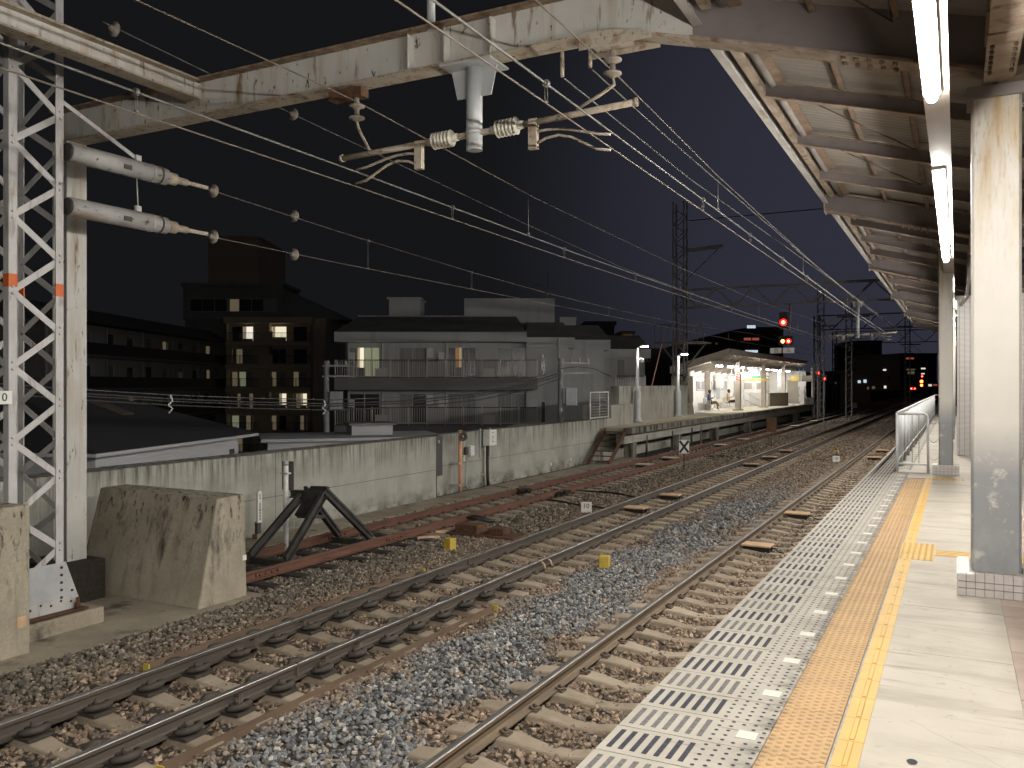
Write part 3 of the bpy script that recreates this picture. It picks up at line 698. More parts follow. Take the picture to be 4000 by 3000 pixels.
# spring tensioners with their strain insulators
def insulator_disc(mb, c, axis, r=0.085, mi=0):
    mb.lathe([(0.02,-0.06),(0.035,-0.05),(0.04,-0.01),(r,0.0),(r*0.95,0.02),(0.04,0.028),(0.025,0.06)], c, axis, 12, mi)
for z, lab, y1 in ((4.43,'upper white spring tensioner tube fixed to the lattice mast',8.36),(3.765,'lower white spring tensioner tube fixed to the lattice mast',8.46)):
    t = thing('spring_tensioner', lab, 'tensioner', (-9.6, 6.86, z)); o = (9.6, -6.86, -z)
    MB().lathe([(0.10,0),(0.118,0.005),(0.118,1.18)], (-9.6,6.88,z), (0,1,0), 20).build('barrel', MT['tube_white'], t, o)
    MB().lathe([(0.122,1.18),(0.124,1.2),(0.122,1.22),(0.116,1.225),(0.112,1.45)], (-9.6,6.88,z), (0,1,0), 20).build('collar', MT['tube_white'], t, o)
    MB().lathe([(0.085,1.45),(0.083,1.62),(0.05,1.64),(0.048,1.82)], (-9.6,6.88,z), (0,1,0), 14).build('sleeve', MT['steel_rusty'], t, o)
    MB().lathe([(0.09,-0.03),(0.105,-0.02),(0.105,0.0)], (-9.6,6.88,z), (0,1,0), 16).build('end_cap', MT['black_steel'], t, o)
    MB().bar((-9.6,8.7,z), (-9.6,9.08,z), 0.03, 0.05).build('link', MT['steel_rusty'], t, o)
    MB().box(-9.487,7.58,z-0.06,-9.475,7.70,z+0.0).build('window_slot', MT['black_steel'], t, o)
    MB().box(-9.62,7.85,z+0.11,-9.58,7.93,z+0.19).build('lug', MT['tower'], t, o)
    mb = MB(); mb.lathe([(0.125,0),(0.125,0.02)], (-9.6,8.2,z), (0,1,0), 20); mb.build('strap', MT['chair'], t, o)
    if z > 4: MB().bar((-9.62,6.82,5.02), (-9.62,7.89,z+0.15), 0.012, 0.05).build('tie_bar', MT['tower'], t, o)
    else: MB().tube([(-9.6,7.87,4.32),(-9.6,7.89,z+0.16)], 0.008, 6).build('hanger_rod', MT['tower'], t, o)
    mb = MB(); insulator_disc(mb, (-9.6,9.18,z-0.02), (0,1,0), 0.10); mb.build('insulator', MT['porcelain_dirty'], t, o)
    mb = MB(); insulator_disc(mb, (-9.6,10.9,z-0.09 if z > 4 else z-0.05), (0,1,0), 0.10); mb.build('insulator', MT['porcelain_dirty'], t, o)

# ------------------------------------------------------------------ portal frame over the tracks
def ibeam(mb, p0, p1, depth, fw, tf, tw, mi_web=0, mi_fl=1, depth1=None, mi_top=None):
    """I-section from p0 to p1 (points on the bottom), web upright"""
    p0 = Vector(p0); p1 = Vector(p1); d1 = depth1 or depth
    h = (p1-p0); h.z = 0; h.normalize(); s = Vector((-h.y, h.x, 0))
    def quad(p, w, z0, z1): return [p-s*w+Vector((0,0,z0)), p+s*w+Vector((0,0,z0)), p+s*w+Vector((0,0,z1)), p-s*w+Vector((0,0,z1))]
    F6 = [(0,1,2,3),(7,6,5,4),(0,4,5,1),(1,5,6,2),(2,6,7,3),(3,7,4,0)]
    mb.add(quad(p0,fw/2,0,tf)+quad(p1,fw/2,0,tf), F6, mi_fl)
    mb.add(quad(p0,tw/2,tf,depth-tf)+quad(p1,tw/2,tf,d1-tf), F6, mi_web)
    mb.add(quad(p0,fw/2,depth-tf,depth)+quad(p1,fw/2,d1-tf,d1), F6, mi_fl if mi_top is None else mi_top)
YB = 7.8
SRU = [MT['steel'], MT['steel_rusty'], MT['rust_edge']]
portal = thing('portal_frame', 'grey steel portal beam spanning the tracks from wall to canopy', 'portal frame', (-10.85, YB, -0.8))
po = (10.85, -YB, 0.8)
mb = MB(); ibeam(mb, (-11.1,YB,4.90), (-2.9,YB,4.94), 0.46, 0.26, 0.022, 0.016, mi_top=2); mb.build('beam', SRU, portal, po)
mb = MB(); ibeam(mb, (-2.9,YB,4.94), (-2.15,YB,4.94-0.277*0.75), 0.46, 0.26, 0.022, 0.016, mi_top=2); mb.build('knee', SRU, portal, po)
for x in (-10.95,-8.35,-5.2,-4.75,-4.2):
    MB().box(x-0.006,YB-0.12,4.94,x+0.006,YB-0.012,5.33).build('stiffener', MT['steel'], portal, po)
mb = MB(); mb.box(-11.0,YB-0.15,-0.8,-10.975,YB+0.15,4.9); mb.box(-10.975,YB-0.012,-0.8,-10.725,YB+0.012,4.9,); mb.box(-10.725,YB-0.15,-0.8,-10.70,YB+0.15,4.9)
mb.box(-10.975,YB-0.135,-0.8,-10.725,YB-0.115,4.9)
mb.build('pillar', MT['steel'], portal, po)
mb = MB(); ibeam(mb, (-8.36,-6,5.10), (-8.36,YB-0.13,5.10), 0.25, 0.22, 0.025, 0.015); mb.build('longitudinal_beam', SRU, portal, po)
MB().box(-8.47,YB-0.128,4.94,-8.25,YB-0.01,5.10).build('bracket_plate', MT['steel_rusty'], portal, po)
MB().box(-3.12,YB-0.10,4.84,-2.74,YB+0.10,4.91).build('hanger_block', MT['steel_rusty'], portal, po)
for sx in (-1,1):
    mb = MB(); mb.prism([(-3.22,4.80),(-2.5,4.80),(-2.5,4.86),(-2.9,4.95),(-3.22,4.93)], 1, YB+sx*0.134-0.004, YB+sx*0.134+0.004)
    for k in range(6): mb.lathe([(0.014,0),(0.014,0.012)], (-3.15+k*0.12,YB+sx*0.138,4.84), (0,sx,0), 6)
    mb.build('splice_plate', MT['steel_rusty'], portal, po)
MB().box(-6.3,YB-0.07,4.80,-5.85,YB+0.07,4.90).build('hanger_plate', MT['rust'], portal, po)
MB().tube([(-4.98,YB,5.36),(-4.98,YB,7.0)], 0.045, 8).build('top_post', MT['zinc'], portal, po)
fo = MB().box(-11.4,7.45,-1.36,-10.5,8.1,-0.8).build('concrete_footing', MT['bed'], bevel=0.02)
tag(fo, 'dark dirty footing under the portal pillar behind the lattice mast', 'footing')

# droop bracket: a tube hung from the beam with an insulated arm to each side
def bracket(label, X, Yb, zt, zb, dz, arms, mtl=None):
    t = thing('cantilever_bracket', label, 'bracket', (X, Yb, zt)); o = (-X, -Yb, -zt)
    MB().lathe([(0.085,0),(0.085,zt-zb),(0.078,zt-zb)], (X,Yb,zt), (0,0,-1), 20).build('drop_post', MT['zinc'], t, o)
    mb = MB(); mb.box(X-0.3,Yb-0.2,zt-0.02,X+0.3,Yb+0.2,zt)
    for s in (-1,1): mb.prism([(X+s*0.08,zt-0.02),(X+s*0.27,zt-0.02),(X+s*0.2,zt-0.32),(X+s*0.08,zt-0.32)], 1, Yb-0.006, Yb+0.006)
    mb.build('head_plate', MT['zinc'], t, o)
    MB().lathe([(0.092,0),(0.092,0.05)], (X,Yb,zb+0.16), (0,0,1), 20).build('clamp', MT['zinc'], t, o)
    for s, xin, xend, zin, zend in arms:
        za = zin
        def zz(x): return zin + (zend-zin)*(x-X)/(xend-X)
        MB().bar((X+s*0.08,Yb,zz(X+s*0.08)), (X+s*0.22,Yb,zz(X+s*0.22)), 0.05, 0.05).build('clevis', MT['steel_rusty'], t, o)
        d = Vector((xend-X, 0, zend-zin)).normalized()
        prof = [(0.04,0),(0.045,0.05)]
        for q in range(6): prof += [(0.046,0.06+q*0.042),(0.088,0.074+q*0.042),(0.09,0.08+q*0.042),(0.046,0.092+q*0.042)]
        prof += [(0.045,0.32),(0.038,0.37)]
        c = Vector((X+s*0.2,Yb,zz(X+s*0.2)))
        MB().lathe(prof, c, d, 14).build('insulator', MT['porcelain'], t, o)
        p0 = c + d*0.36; p1 = Vector((xend,Yb,zend))
        MB().tube([p0,p1], 0.032, 10).build('arm_pipe', MT['steel_rusty'], t, o)
        MB().lathe([(0.042,0),(0.042,0.03)], p1-d*0.03, d, 10).build('pipe_cap', MT['steel_rusty'], t, o)
        xb = X+s*0.68
        MB().box(xb-0.045,Yb-0.03,zz(xb)-0.27,xb+0.045,Yb+0.03,zz(xb)+0.03).build('drop_plate', MT['steel_rusty'], t, o)
        xw = xin
        for z0_, z1_, bow in ((zz(xb)-0.10, dz[0], 0.05),(zz(xb)-0.23, dz[1], 0.14)):
            pts = []
            for q in range(7):
                u = q/6.0; pts.append((xb+(xw-xb)*u, Yb, z0_+(z1_-z0_)*u + bow*math.sin(PI*min(1,u*1.25))*(1-u*0.4)))
            MB().tube(pts, 0.014, 6).build('steady_arm', MT['steel_rusty'], t, o)
    return t, o
br, bo2 = bracket('zinc drop post with two ribbed insulator arms under the portal beam', -4.45, YB, 4.90, 4.03, (4.0,3.85), [(-1,-5.97,-6.18,4.2,4.15),(1,-2.95,-2.68,4.2,4.27)])
for x0, z0, x1, z1, side in ((-5.96,4.80,-5.78,4.19,0),(-2.93,4.80,-3.30,4.29,1)):
    t = thing('suspension_insulator', 'twin disc insulator with rusty link on the %s of the bracket arm' % ('track wall end' if side == 0 else 'platform end'), 'insulator', (x0,YB,z0)); o = (-x0,-YB,-z0)
    for k in range(2):
        mb = MB(); mb.lathe([(0.028,0.0),(0.03,-0.05),(0.045,-0.07),(0.088,-0.085),(0.09,-0.1),(0.06,-0.105),(0.03,-0.13)], (x0,YB,z0-k*0.13), (0,0,1), 16); mb.build('disc', MT['porcelain_dirty'], t, o)
    MB().tube([(x0,YB,z0-0.25),(x0+0.02,YB,z0-0.33),(x0+(x1-x0)*0.3,YB,z0-0.4),(x1,YB,z1)], 0.016, 6).build('link_rod', MT['steel_rusty'], t, o)

# ------------------------------------------------------------------ overhead wires
def wire(name, pts, r, mtl, parent=None, off=None, n=5):
    return MB().tube(pts, r, n, 0, False).build(name, mtl, parent, off)
def sag(X, zs):
    """zs: list of (y, z) knots, linear in between with fine steps"""
    out = []
    for (ya, za), (yb, zb) in zip(zs[:-1], zs[1:]):
        n = max(1, int((yb-ya)/3))
        for k in range(n): out.append((X, ya+(yb-ya)*k/n, za+(zb-za)*k/n))
    out.append((X, zs[-1][0], zs[-1][1])); return out
def hanger(parent, off, X, y, z0, z1, loop=True):
    mb = MB()
    if loop:
        mb.lathe([(0.03,-0.02),(0.038,0),(0.03,0.02)], (X,y,z0), (0,1,0), 8)
        for dx in (-0.012,0.012): mb.tube([(X+dx,y,z0-0.03),(X+dx,y,z1+0.03)], 0.0045, 4)
        mb.lathe([(0.014,-0.015),(0.014,0.015)], (X,y,z1+0.015), (0,1,0), 6)
    else:
        mb.tube([(X,y,z0),(X,y,z1)], 0.006, 4); mb.lathe([(0.02,-0.02),(0.02,0.02)], (X,y,z1+0.03), (0,0,1), 6)
    mb.build('hanger', MT['wire'], parent, off)
def overhead(label, X, con, aux, mes, hang, drops, rcon=0.008):
    t = thing('overhead_line', label, 'overhead wire', (X, con[0][0], con[0][1])); o = (-X, -con[0][0], -con[0][1])
    wire('contact_wire', sag(X, con), rcon, MT['wire_copper'], t, o)
    if aux: wire('auxiliary_wire', sag(X, aux), 0.011, MT['wire'], t, o)
    if mes: wire('messenger_wire', sag(X+0.03, mes), 0.008, MT['wire_copper'], t, o)
    def zi(kn, y):
        for (ya, za), (yb, zb) in zip(kn[:-1], kn[1:]):
            if ya <= y <= yb: return za+(zb-za)*(y-ya)/(yb-ya)
        return kn[-1][1]
    for y in hang: hanger(t, o, X, y, zi(aux or mes, y), zi(con, y))
    for y in drops: hanger(t, o, X, y, zi(mes, y), zi(aux or con, y), False)
    return t
hy = [6.15+2.42*k for k in range(-2, 26)]
overhead('overhead wires strung above the track beside the platform', -2.955, [(-6,3.90),(7.8,3.875),(28,3.84),(46,3.86),(90,3.84),(160,3.85)], [(-6,4.09),(7.8,4.03),(28,3.95),(46,4.0),(90,3.95),(160,3.96)],
         [(-6,4.72),(2,4.62),(7.75,4.60),(11.8,4.47),(22,4.36),(30,4.36),(46,4.6),(68,4.35),(90,4.6),(160,4.5)], [6.35,11.2,14.1,17.0,20,23,27,31,35,40,52,58,64], [12.0,19.5,28,36,56,70])
overhead('overhead wires strung above the middle track', -5.985, [(-6,3.86),(7.8,3.82),(14,3.77),(28,3.75),(46,3.80),(90,3.78),(160,3.8)], [(-6,4.06),(7.8,3.985),(14,3.915),(28,3.87),(46,3.92),(90,3.88),(160,3.9)],
         [(-6,4.85),(4.7,4.74),(7.8,4.76),(12.4,4.56),(20.7,4.42),(30,4.4),(46,4.65),(68,4.4),(90,4.65),(160,4.5)], [4.9,9.9,13.6,17.3,21.5,26,31,36,52,58], [12.2,20.6,30,38,56,70])
overhead('double overhead wires running out from the white spring tensioners', -9.6, [(9.2,3.74),(12,3.72),(34,3.72),(46,3.74),(90,3.75),(160,3.8)], None, [(9.2,4.40),(12,4.26),(16.6,4.09),(21,3.985),(28,3.95),(34,3.97),(46,4.25),(68,4.1),(90,4.3),(160,4.3)],
         [12.9,16.7,20.7,25.2,29.8,35,41], [])
for lab, X, kn, mtl, r in (('thin bare feeder wire passing under the portal beam beside the platform line', -3.5, [(7.95,4.67),(12.6,4.63),(19.7,4.75),(30,4.9),(46,5.1),(100,5.2)], MT['wire'], 0.009),
        ('thick bare feeder wire just beyond the portal beam', -3.2, [(7.95,4.71),(10.4,4.67),(21.4,4.62),(46,4.7),(100,4.8)], MT['wire'], 0.009),
        ('slender earth wire with strain insulators high above the siding', -9.0, [(6.9,5.9),(10.2,5.72),(18,5.37),(25,5.12),(46,5.0),(100,5.2)], MT['wire'], 0.008)):
    t = thing('feeder_wire', lab, 'wire', (X, kn[0][0], kn[0][1])); o = (-X,-kn[0][0],-kn[0][1])
    wire('conductor', sag(X, kn), r, mtl, t, o)
    if X < -8:
        for y, z in ((7.05,5.87),(10.2,5.72)):
            mb = MB(); insulator_disc(mb, (X,y,z), (0,1,0), 0.095); mb.build('insulator', MT['porcelain_dirty'], t, o)
    else:
        MB().tube([(X,7.9,kn[0][1]),(X,7.9,4.92)], 0.02, 6).build('hanger', MT['steel_rusty'], t, o)
# ------------------------------------------------------------------ butterfly canopy over the platform
XE, XV, SLP = -2.06, 0.30, 0.277
def zbot(X): return 4.88 - SLP*(X-XE) if X <= XV else 4.88 - SLP*(XV-XE) + SLP*(X-XV)
CAN = [MT['canopy'], MT['canopy_edge']]
canopy = thing('platform_canopy', 'brown steel butterfly canopy with corrugated roof over the platform', 'canopy', (0.27, YB, 0))
co = (-0.27, -YB, 0)
FR = [7.8, 16.55, 25.4, 34.3, 43.2, 52.1, -1.0, -9.8]
rafters = []
for a, b_ in zip(sorted(FR)[:-1], sorted(FR)[1:]):
    for k in range(1, 4): rafters.append(a+(b_-a)*k/4)
for y in rafters:
    for xa, xb in ((XE+0.14,XV),(XV,3.4)):
        mb = MB(); ibeam(mb, (xa,y,zbot(xa)), (xb,y,zbot(xb)), 0.17, 0.10, 0.012, 0.008); mb.build('rafter', CAN, canopy, co)
for y in FR:
    x0 = -2.15 if y == 7.8 else XE-0.05
    dz = 0.0 if y == 7.8 else -0.44
    zl = (4.94-SLP*0.75) if y == 7.8 else zbot(x0)-0.17
    zr = 4.02 if y == 7.8 else zbot(XV)-0.17
    dp0, dp1 = (0.46,0.55) if y == 7.8 else (0.36,0.42)
    mb = MB(); ibeam(mb, (x0,y,zl), (XV,y,zr), dp0, 0.24, 0.03, 0.018, depth1=dp1); mb.build('main_rafter', CAN, canopy, co)
    mb = MB(); ibeam(mb, (XV,y,zr), (3.4,y,zr+0.75), dp1, 0.24, 0.03, 0.018, depth1=dp0); mb.build('main_rafter', CAN, canopy, co)
    if y != 7.8: MB().box(x0-0.02,y-0.15,zl-0.03,x0,y+0.15,zl+dp0+0.02).build('end_plate', MT['canopy_edge'], canopy, co)
    mb = MB()                                   # bolted splice under the flange
    for k in range(5):
        for s in (-1,1): mb.lathe([(0.022,0),(0.022,-0.02),(0.012,-0.035)], (-0.85+k*0.1, y+s*0.07, zl+(zr-zl)*((-0.85+k*0.1)-x0)/(XV-x0)), (0,0,1), 6)
    mb.build('splice_bolts', MT['canopy_edge'], canopy, co)
ysr = sorted(FR)
yA, yZ = -9.8, 52.1
for i, x in enumerate((-1.75,-1.1,-0.45,1.0,1.7,2.4,3.1)):
    for a, b_ in zip(sorted(rafters+FR)[:-1], sorted(rafters+FR)[1:]):
        z = zbot(x)+0.172
        mb = MB(); w = 0.06 if i else 0.11
        mb.box(x-w/2,a+0.05,z,x+w/2,b_-0.05,z+0.008); mb.box(x-w/2,a+0.05,z,x-w/2+0.008,b_-0.05,z+0.075); mb.build('purlin', MT['purlin'], canopy, co)
        if i in (0, 1, 2) and 0 < a < 40:        # thin cross rods
            if i == 0 and int(a*7) % 2: MB().tube([(x,a+0.06,z-0.03),(x+1.28,b_-0.06,z-0.03-1.28*SLP)], 0.008, 5).build('brace_rod', MT['chair'], canopy, co)
# corrugated sheets, ribs running down the slope
def sheet(x0, x1, ya, yb):
    n = int((yb-ya)/0.03); vs = []; fs = []
    for k in range(n+1):
        y = ya+(yb-ya)*k/n; dzz = 0.016*math.sin(2*PI*(y/0.13))
        vs += [(x0,y,zbot(x0)+0.265+dzz),(x1,y,zbot(x1)+0.265+dzz)]
    for k in range(n): fs.append((2*k,2*k+1,2*k+3,2*k+2))
    return MB().add(vs, fs, 0, True).build('roof_sheet', MT['roof_sheet'], canopy, co, fix=False)
allr = sorted(rafters+FR)
for a, b_ in zip(allr[:-1], allr[1:]):
    sheet(XE-0.12, XV, a, b_); sheet(XV, 3.5, a, b_)
# eave: fascia angle, gutter pipe and inner timber, in lengths
for a, b_ in zip(ysr[:-1], ysr[1:]):
    ze = zbot(XE)
    for ya, yb in ((a+0.005,(a+b_)/2-0.005),((a+b_)/2+0.005,b_-0.005)):
        mb = MB(); mb.box(XE-0.085,ya,ze-0.005,XE-0.07,yb,ze+0.30); mb.box(XE-0.07,ya,ze-0.005,XE+0.0,yb,ze+0.007); mb.build('fascia', MT['fascia'], canopy, co)
    MB().box(XE+0.03,a+0.14,ze+0.07,XE+0.11,b_-0.14,ze+0.17).build('eave_timber', MT['canopy_edge'], canopy, co)
    MB().tube([(XE+0.22,a+0.14,ze+0.10),(XE+0.22,b_-0.14,ze+0.10)], 0.045, 10).build('gutter_pipe', MT['gutter'], canopy, co)
# girder on the column line
mb = MB(); ibeam(mb, (0.285,-9.8,3.93), (0.285,7.62,3.93), 0.30, 0.20, 0.02, 0.012); mb.build('girder', CAN, canopy, co)
mb = MB(); ibeam(mb, (0.285,7.99,3.93), (0.285,52.1,3.93), 0.30, 0.20, 0.02, 0.012); mb.build('girder', CAN, canopy, co)
mb = MB(); mb.box(0.18,6.55,3.918,0.39,7.45,3.930)
for k in range(6):
    for x in (0.215,0.355): mb.lathe([(0.016,0),(0.016,-0.018),(0.008,-0.028)], (x,6.75+k*0.11,3.918), (0,0,1), 6, 1)
mb.build('girder_splice', [MT['canopy_edge'], MT['chair']], canopy, co)
# columns with tiled plinths
def column(x0, y0, x1, y1, zt, rc=0.02):
    p = [(x0+rc,y0),(x1-rc,y0),(x1,y0+rc),(x1,y1-rc),(x1-rc,y1),(x0+rc,y1),(x0,y1-rc),(x0,y0+rc)]
    c = MB().prism(p, 2, 0.16, zt).build('column', MT['column'], canopy, co)
    MB().box(x0-0.03,y0-0.03,zt,x1+0.03,y1+0.03,zt+0.09).build('cap_plate', MT['canopy'], c)
    return c
def plinth(x0, y0, x1, y1, h, tw):
    core = MB().box(x0+0.008,y0+0.008,-0.03,x1-0.008,y1-0.008,h-0.006).build('plinth', MT['grout'], canopy, co)
    me_cache = {}
    def put(w, d, hh, loc):
        key = (round(w,3), round(d,3), round(hh,3))
        if key not in me_cache: me_cache[key] = MB().box(0,0,0,w,d,hh).mesh('tile', MT['tile_white'])
        inst('tile', me_cache[key], core, loc)
    nx = max(1, round((x1-x0)/tw)); sx = (x1-x0)/nx; ny = max(1, round((y1-y0)/tw)); sy = (y1-y0)/ny
    g = 0.006; hr = [0.0, h*0.36, h*0.66, h]
    for a, b_ in zip(hr[:-1], hr[1:]):
        for i in range(nx): put(sx-g, 0.01, b_-a-g, (x0+i*sx+g/2, y0-0.002, a+g/2))
        for j in range(ny): put(0.01, sy-g, b_-a-g, (x0-0.002, y0+j*sy+g/2, a+g/2))
    for i in range(nx):
        for (ya, yb) in ((y0+0.01, y0+0.075),): put(sx-g, yb-ya, 0.008, (x0+i*sx+g/2, ya, h-0.006))
    for j in range(1, ny): put(0.075, sy-g, 0.008, (x0+0.01, y0+j*sy+g/2, h-0.006)) if j else None
    return core
column(0.10, 7.63, 0.44, 7.97, 3.82); plinth(0.0, 7.42, 0.56, 8.15, 0.166, 0.062)
column(-0.29, 17.2, -0.06, 17.43, 4.02); plinth(-0.39, 17.08, 0.045, 17.55, 0.166, 0.06)
for y in (25.4, 34.3, 43.2): column(-0.27, y-0.11, -0.05, y+0.11, 4.02)
column(0.10, -1.2, 0.44, -0.86, 3.82)
# conduit and pipe details by the second column
MB().tube([(0.05,17.3,3.0),(0.16,17.3,3.15),(0.2,17.3,3.55),(0.2,17.3,3.9)], 0.03, 8).build('drain_pipe', MT['fascia'], canopy, co)
# lamp duct
MB().box(-0.205,-34,3.575,-0.045,17.18,3.66).build('wire_duct', MT['duct'], canopy, co)
MB().box(-0.205,17.46,3.575,-0.045,50,3.66).build('wire_duct', MT['duct'], canopy, co)
for y in [y for y in allr if -9 < y < 50]:
    MB().box(-0.14,y-0.02,3.66,-0.11,y+0.02,zbot(-0.12)).build('duct_hanger', MT['duct'], canopy, co)
# lit tubes
LY = [(4.05,6.46),(8.72,11.1),(11.12,13.5),(13.75,14.95),(18.2,20.6),(22.5,24.9),(26.8,29.2),(31.1,33.5),(36,38.4),(41,43.4),(46,48.4),(1.6,4.0),(-2.6,-0.2),(-6.8,-4.4),(-11,-8.6),(-15.2,-12.8),(-19.4,-17),(-23.6,-21.2),(-28,-25.6),(-32,-29.6)]
LN = {0:'tube lamp nearest the camera, cut by the upper photo edge',1:'first tube lamp beyond the bare duct stretch',2:'second tube lamp of the joined pair along the duct',3:'short tube lamp ending at the slim column'}
HOUS = {}
for i, (ya, yb) in enumerate(LY):
    lab = LN.get(i, 'lit tube lamp beyond the slim column, %s along the duct' % ['nearest','second','third','fourth','fifth','sixth','farthest'][i-4] if i < 11 else 'lit tube lamp under the canopy duct behind the camera')
    t = thing('tube_lamp', lab, 'lamp', (-0.148, ya, 3.575), group='tube lamps along the canopy duct')
    key = round(yb-ya,2)
    if key not in HOUS:
        n = 12; r = 0.034; L = yb-ya; dep = 0.03
        vs = []
        for y, rr in ((0.03,r*0.75),(0.05,r),(L-0.05,r),(L-0.03,r*0.75)):
            for k in range(n+1):
                a = PI + PI*k/n; vs.append((rr*math.cos(a), y, -0.03 if k in (0,n) else -0.03-dep+rr*math.sin(a)))
        fs = [(q*(n+1)+k, q*(n+1)+k+1, (q+1)*(n+1)+k+1, (q+1)*(n+1)+k) for q in range(3) for k in range(n)]
        fs += [tuple(range(n+1)), tuple(3*(n+1)+k for k in range(n+1))]
        mt_ = MB().add(vs, fs, 0, True).mesh('diffuser', MT['lamp'])
        mh = MB().box(-0.052,0,-0.03,0.052,L,0.0).mesh('housing', MT['paint_white'])
        HOUS[key] = (mt_, mh)
    inst('diffuser', HOUS[key][0], t); inst('housing', HOUS[key][1], t)

# ------------------------------------------------------------------ platform end fence
fence = thing('platform_fence', 'white tubular fence along the platform edge past the tactile paving', 'fence', (-0.97, 17.25, 0)); fo_ = (0.97,-17.25,0)
yF0, yF1 = 17.25, 47.5; hF = 1.08
MB().tube([(-0.97,yF0,hF),(-0.97,yF1,hF-0.02)], 0.024, 10).build('top_rail', MT['fence'], fence, fo_)
MB().tube([(-0.97,yF0,0.21),(-0.97,yF1,0.2)], 0.018, 8).build('bottom_rail', MT['fence'], fence, fo_)
POST = MB().tube([(0,0,0),(0,0,hF)], 0.026, 10).mesh('post', MT['fence'])
BAR = MB().tube([(0,0,0.21),(0,0,hF)], 0.009, 6).mesh('bar', MT['fence'])
y = yF0; k = 0
while y < yF1:
    if k % 12 == 0: inst('post', POST, fence, (0, y-yF0, 0))
    else: inst('bar', BAR, fence, (0, y-yF0, 0))
    k += 1; y += 0.115
# bent end frame
MB().tube([(-0.97,yF0,hF-0.01),(-0.53,yF0,hF-0.01),(-0.485,yF0,hF-0.03),(-0.465,yF0,hF-0.075),(-0.46,yF0,0)], 0.024, 10).build('end_frame', MT['fence'], fence, fo_)
MB().tube([(-0.97,yF0,0.16),(-0.46,yF0,0.16)], 0.02, 10).build('end_frame', MT['fence'], fence, fo_)
for x in (-0.84,-0.72,-0.61): MB().tube([(x,yF0,0.16),(x,yF0,hF-0.01)], 0.006, 6).build('bar', MT['chain'], fence, fo_)
MB().tube([(-0.97,yF1,hF-0.02),(-0.3,yF1,hF-0.02)], 0.024, 8).build('end_frame', MT['fence'], fence, fo_)
MB().box(-1.0,yF0-0.1,-0.003,-0.42,yF0+0.35,0.012).build('foot_plinth', MT['concrete_floor'], fence, fo_)
for z in (0.30,0.62,0.95):
    mb = MB(); n = 9
    for k in range(n):
        u = (k+0.5)/n; x = -0.445+0.15*u; zz = z-0.06*math.sin(PI*u)
        pts = []
        for q in range(9):
            a = 2*PI*q/8; rx, rz = 0.013*math.cos(a), 0.006*math.sin(a)
            pts.append((x+rx, yF0+(rz if k % 2 else 0), zz+(0 if k % 2 else rz)-0.06*PI*math.cos(PI*u)*rx*2))
        mb.tube(pts, 0.0025, 4, 0, False)
    mb.build('chain', MT['chain'], fence, fo_)

# ------------------------------------------------------------------ tiled block further along the platform
tw = thing('tiled_enclosure', 'white tiled stair enclosure standing behind the two canopy columns', 'enclosure', (0.0, 22.0, 0)); to_ = (0,-22.0,0)
MB().box(0.0,22.0,-0.01,2.6,27.5,3.52).build('tiled_body', MT['tile_wall'], tw, to_)
MB().box(-0.03,21.97,3.52,2.63,27.53,3.60).build('coping', MT['fascia'], tw, to_)
MB().box(1.5,21.985,1.0,2.4,21.997,2.5).build('white_panel', MT['paint_white'], tw, to_)
# ------------------------------------------------------------------ buffer stop and things along the siding
BS = [MT['black_steel']]
bs = thing('buffer_stop', 'black bent rail buffer stop at the end of the rusty siding', 'buffer stop', (T3X, 12.0, -1.2)); bo3 = (-T3X,-12.0,1.2)
def railbar(name, p0, p1, w=0.10, h=0.13):
    mb = MB(); p0 = Vector(p0); p1 = Vector(p1)
    mb.bar(p0, p1, w, 0.02); 
    d = (p1-p0).normalized(); s = d.cross(Vector((0,0,1))).normalized(); u = s.cross(d)
    mb.bar(p0+u*0.05, p1+u*0.05, 0.02, 0.09); mb.bar(p0+u*0.10, p1+u*0.10, 0.065, 0.04)
    return mb.build(name, BS, bs, bo3)
XA, XB = -9.56, -9.93
for xf, xt in ((-9.40,XA+0.03), (-10.12,XB-0.03)):
    railbar('raker_front', (xf,12.68,ZR-0.06), (xt,11.55,-0.24))
    railbar('raker_rear', (xf-0.03,10.55,ZR-0.06), (xt,11.60,-0.30))
mb = MB(); mb.hexa([(XB,11.28,-0.60),(XA,11.26,-0.58),(XA,11.33,-0.62),(XB,11.35,-0.64)], [(XB,11.70,-0.15),(XA,11.68,-0.13),(XA,11.78,-0.16),(XB,11.80,-0.18)]); mb.build('buffer_plate', BS, bs, bo3, bevel=0.012)
mb = MB(); mb.hexa([(XB,11.36,-0.66),(XA,11.34,-0.64),(XA,11.62,-0.68),(XB,11.64,-0.70)], [(XB,11.36,-0.60),(XA,11.34,-0.58),(XA,11.62,-0.62),(XB,11.64,-0.64)]); mb.build('shelf_plate', BS, bs, bo3)
railbar('crosspiece', (XB-0.26,11.50,-0.33), (XA+0.02,11.54,-0.33))
for y in (10.6,12.66): MB().box(-10.2,y-0.06,ZR-0.16,-9.36,y+0.06,ZR-0.06).build('foot_tie', BS, bs, bo3)

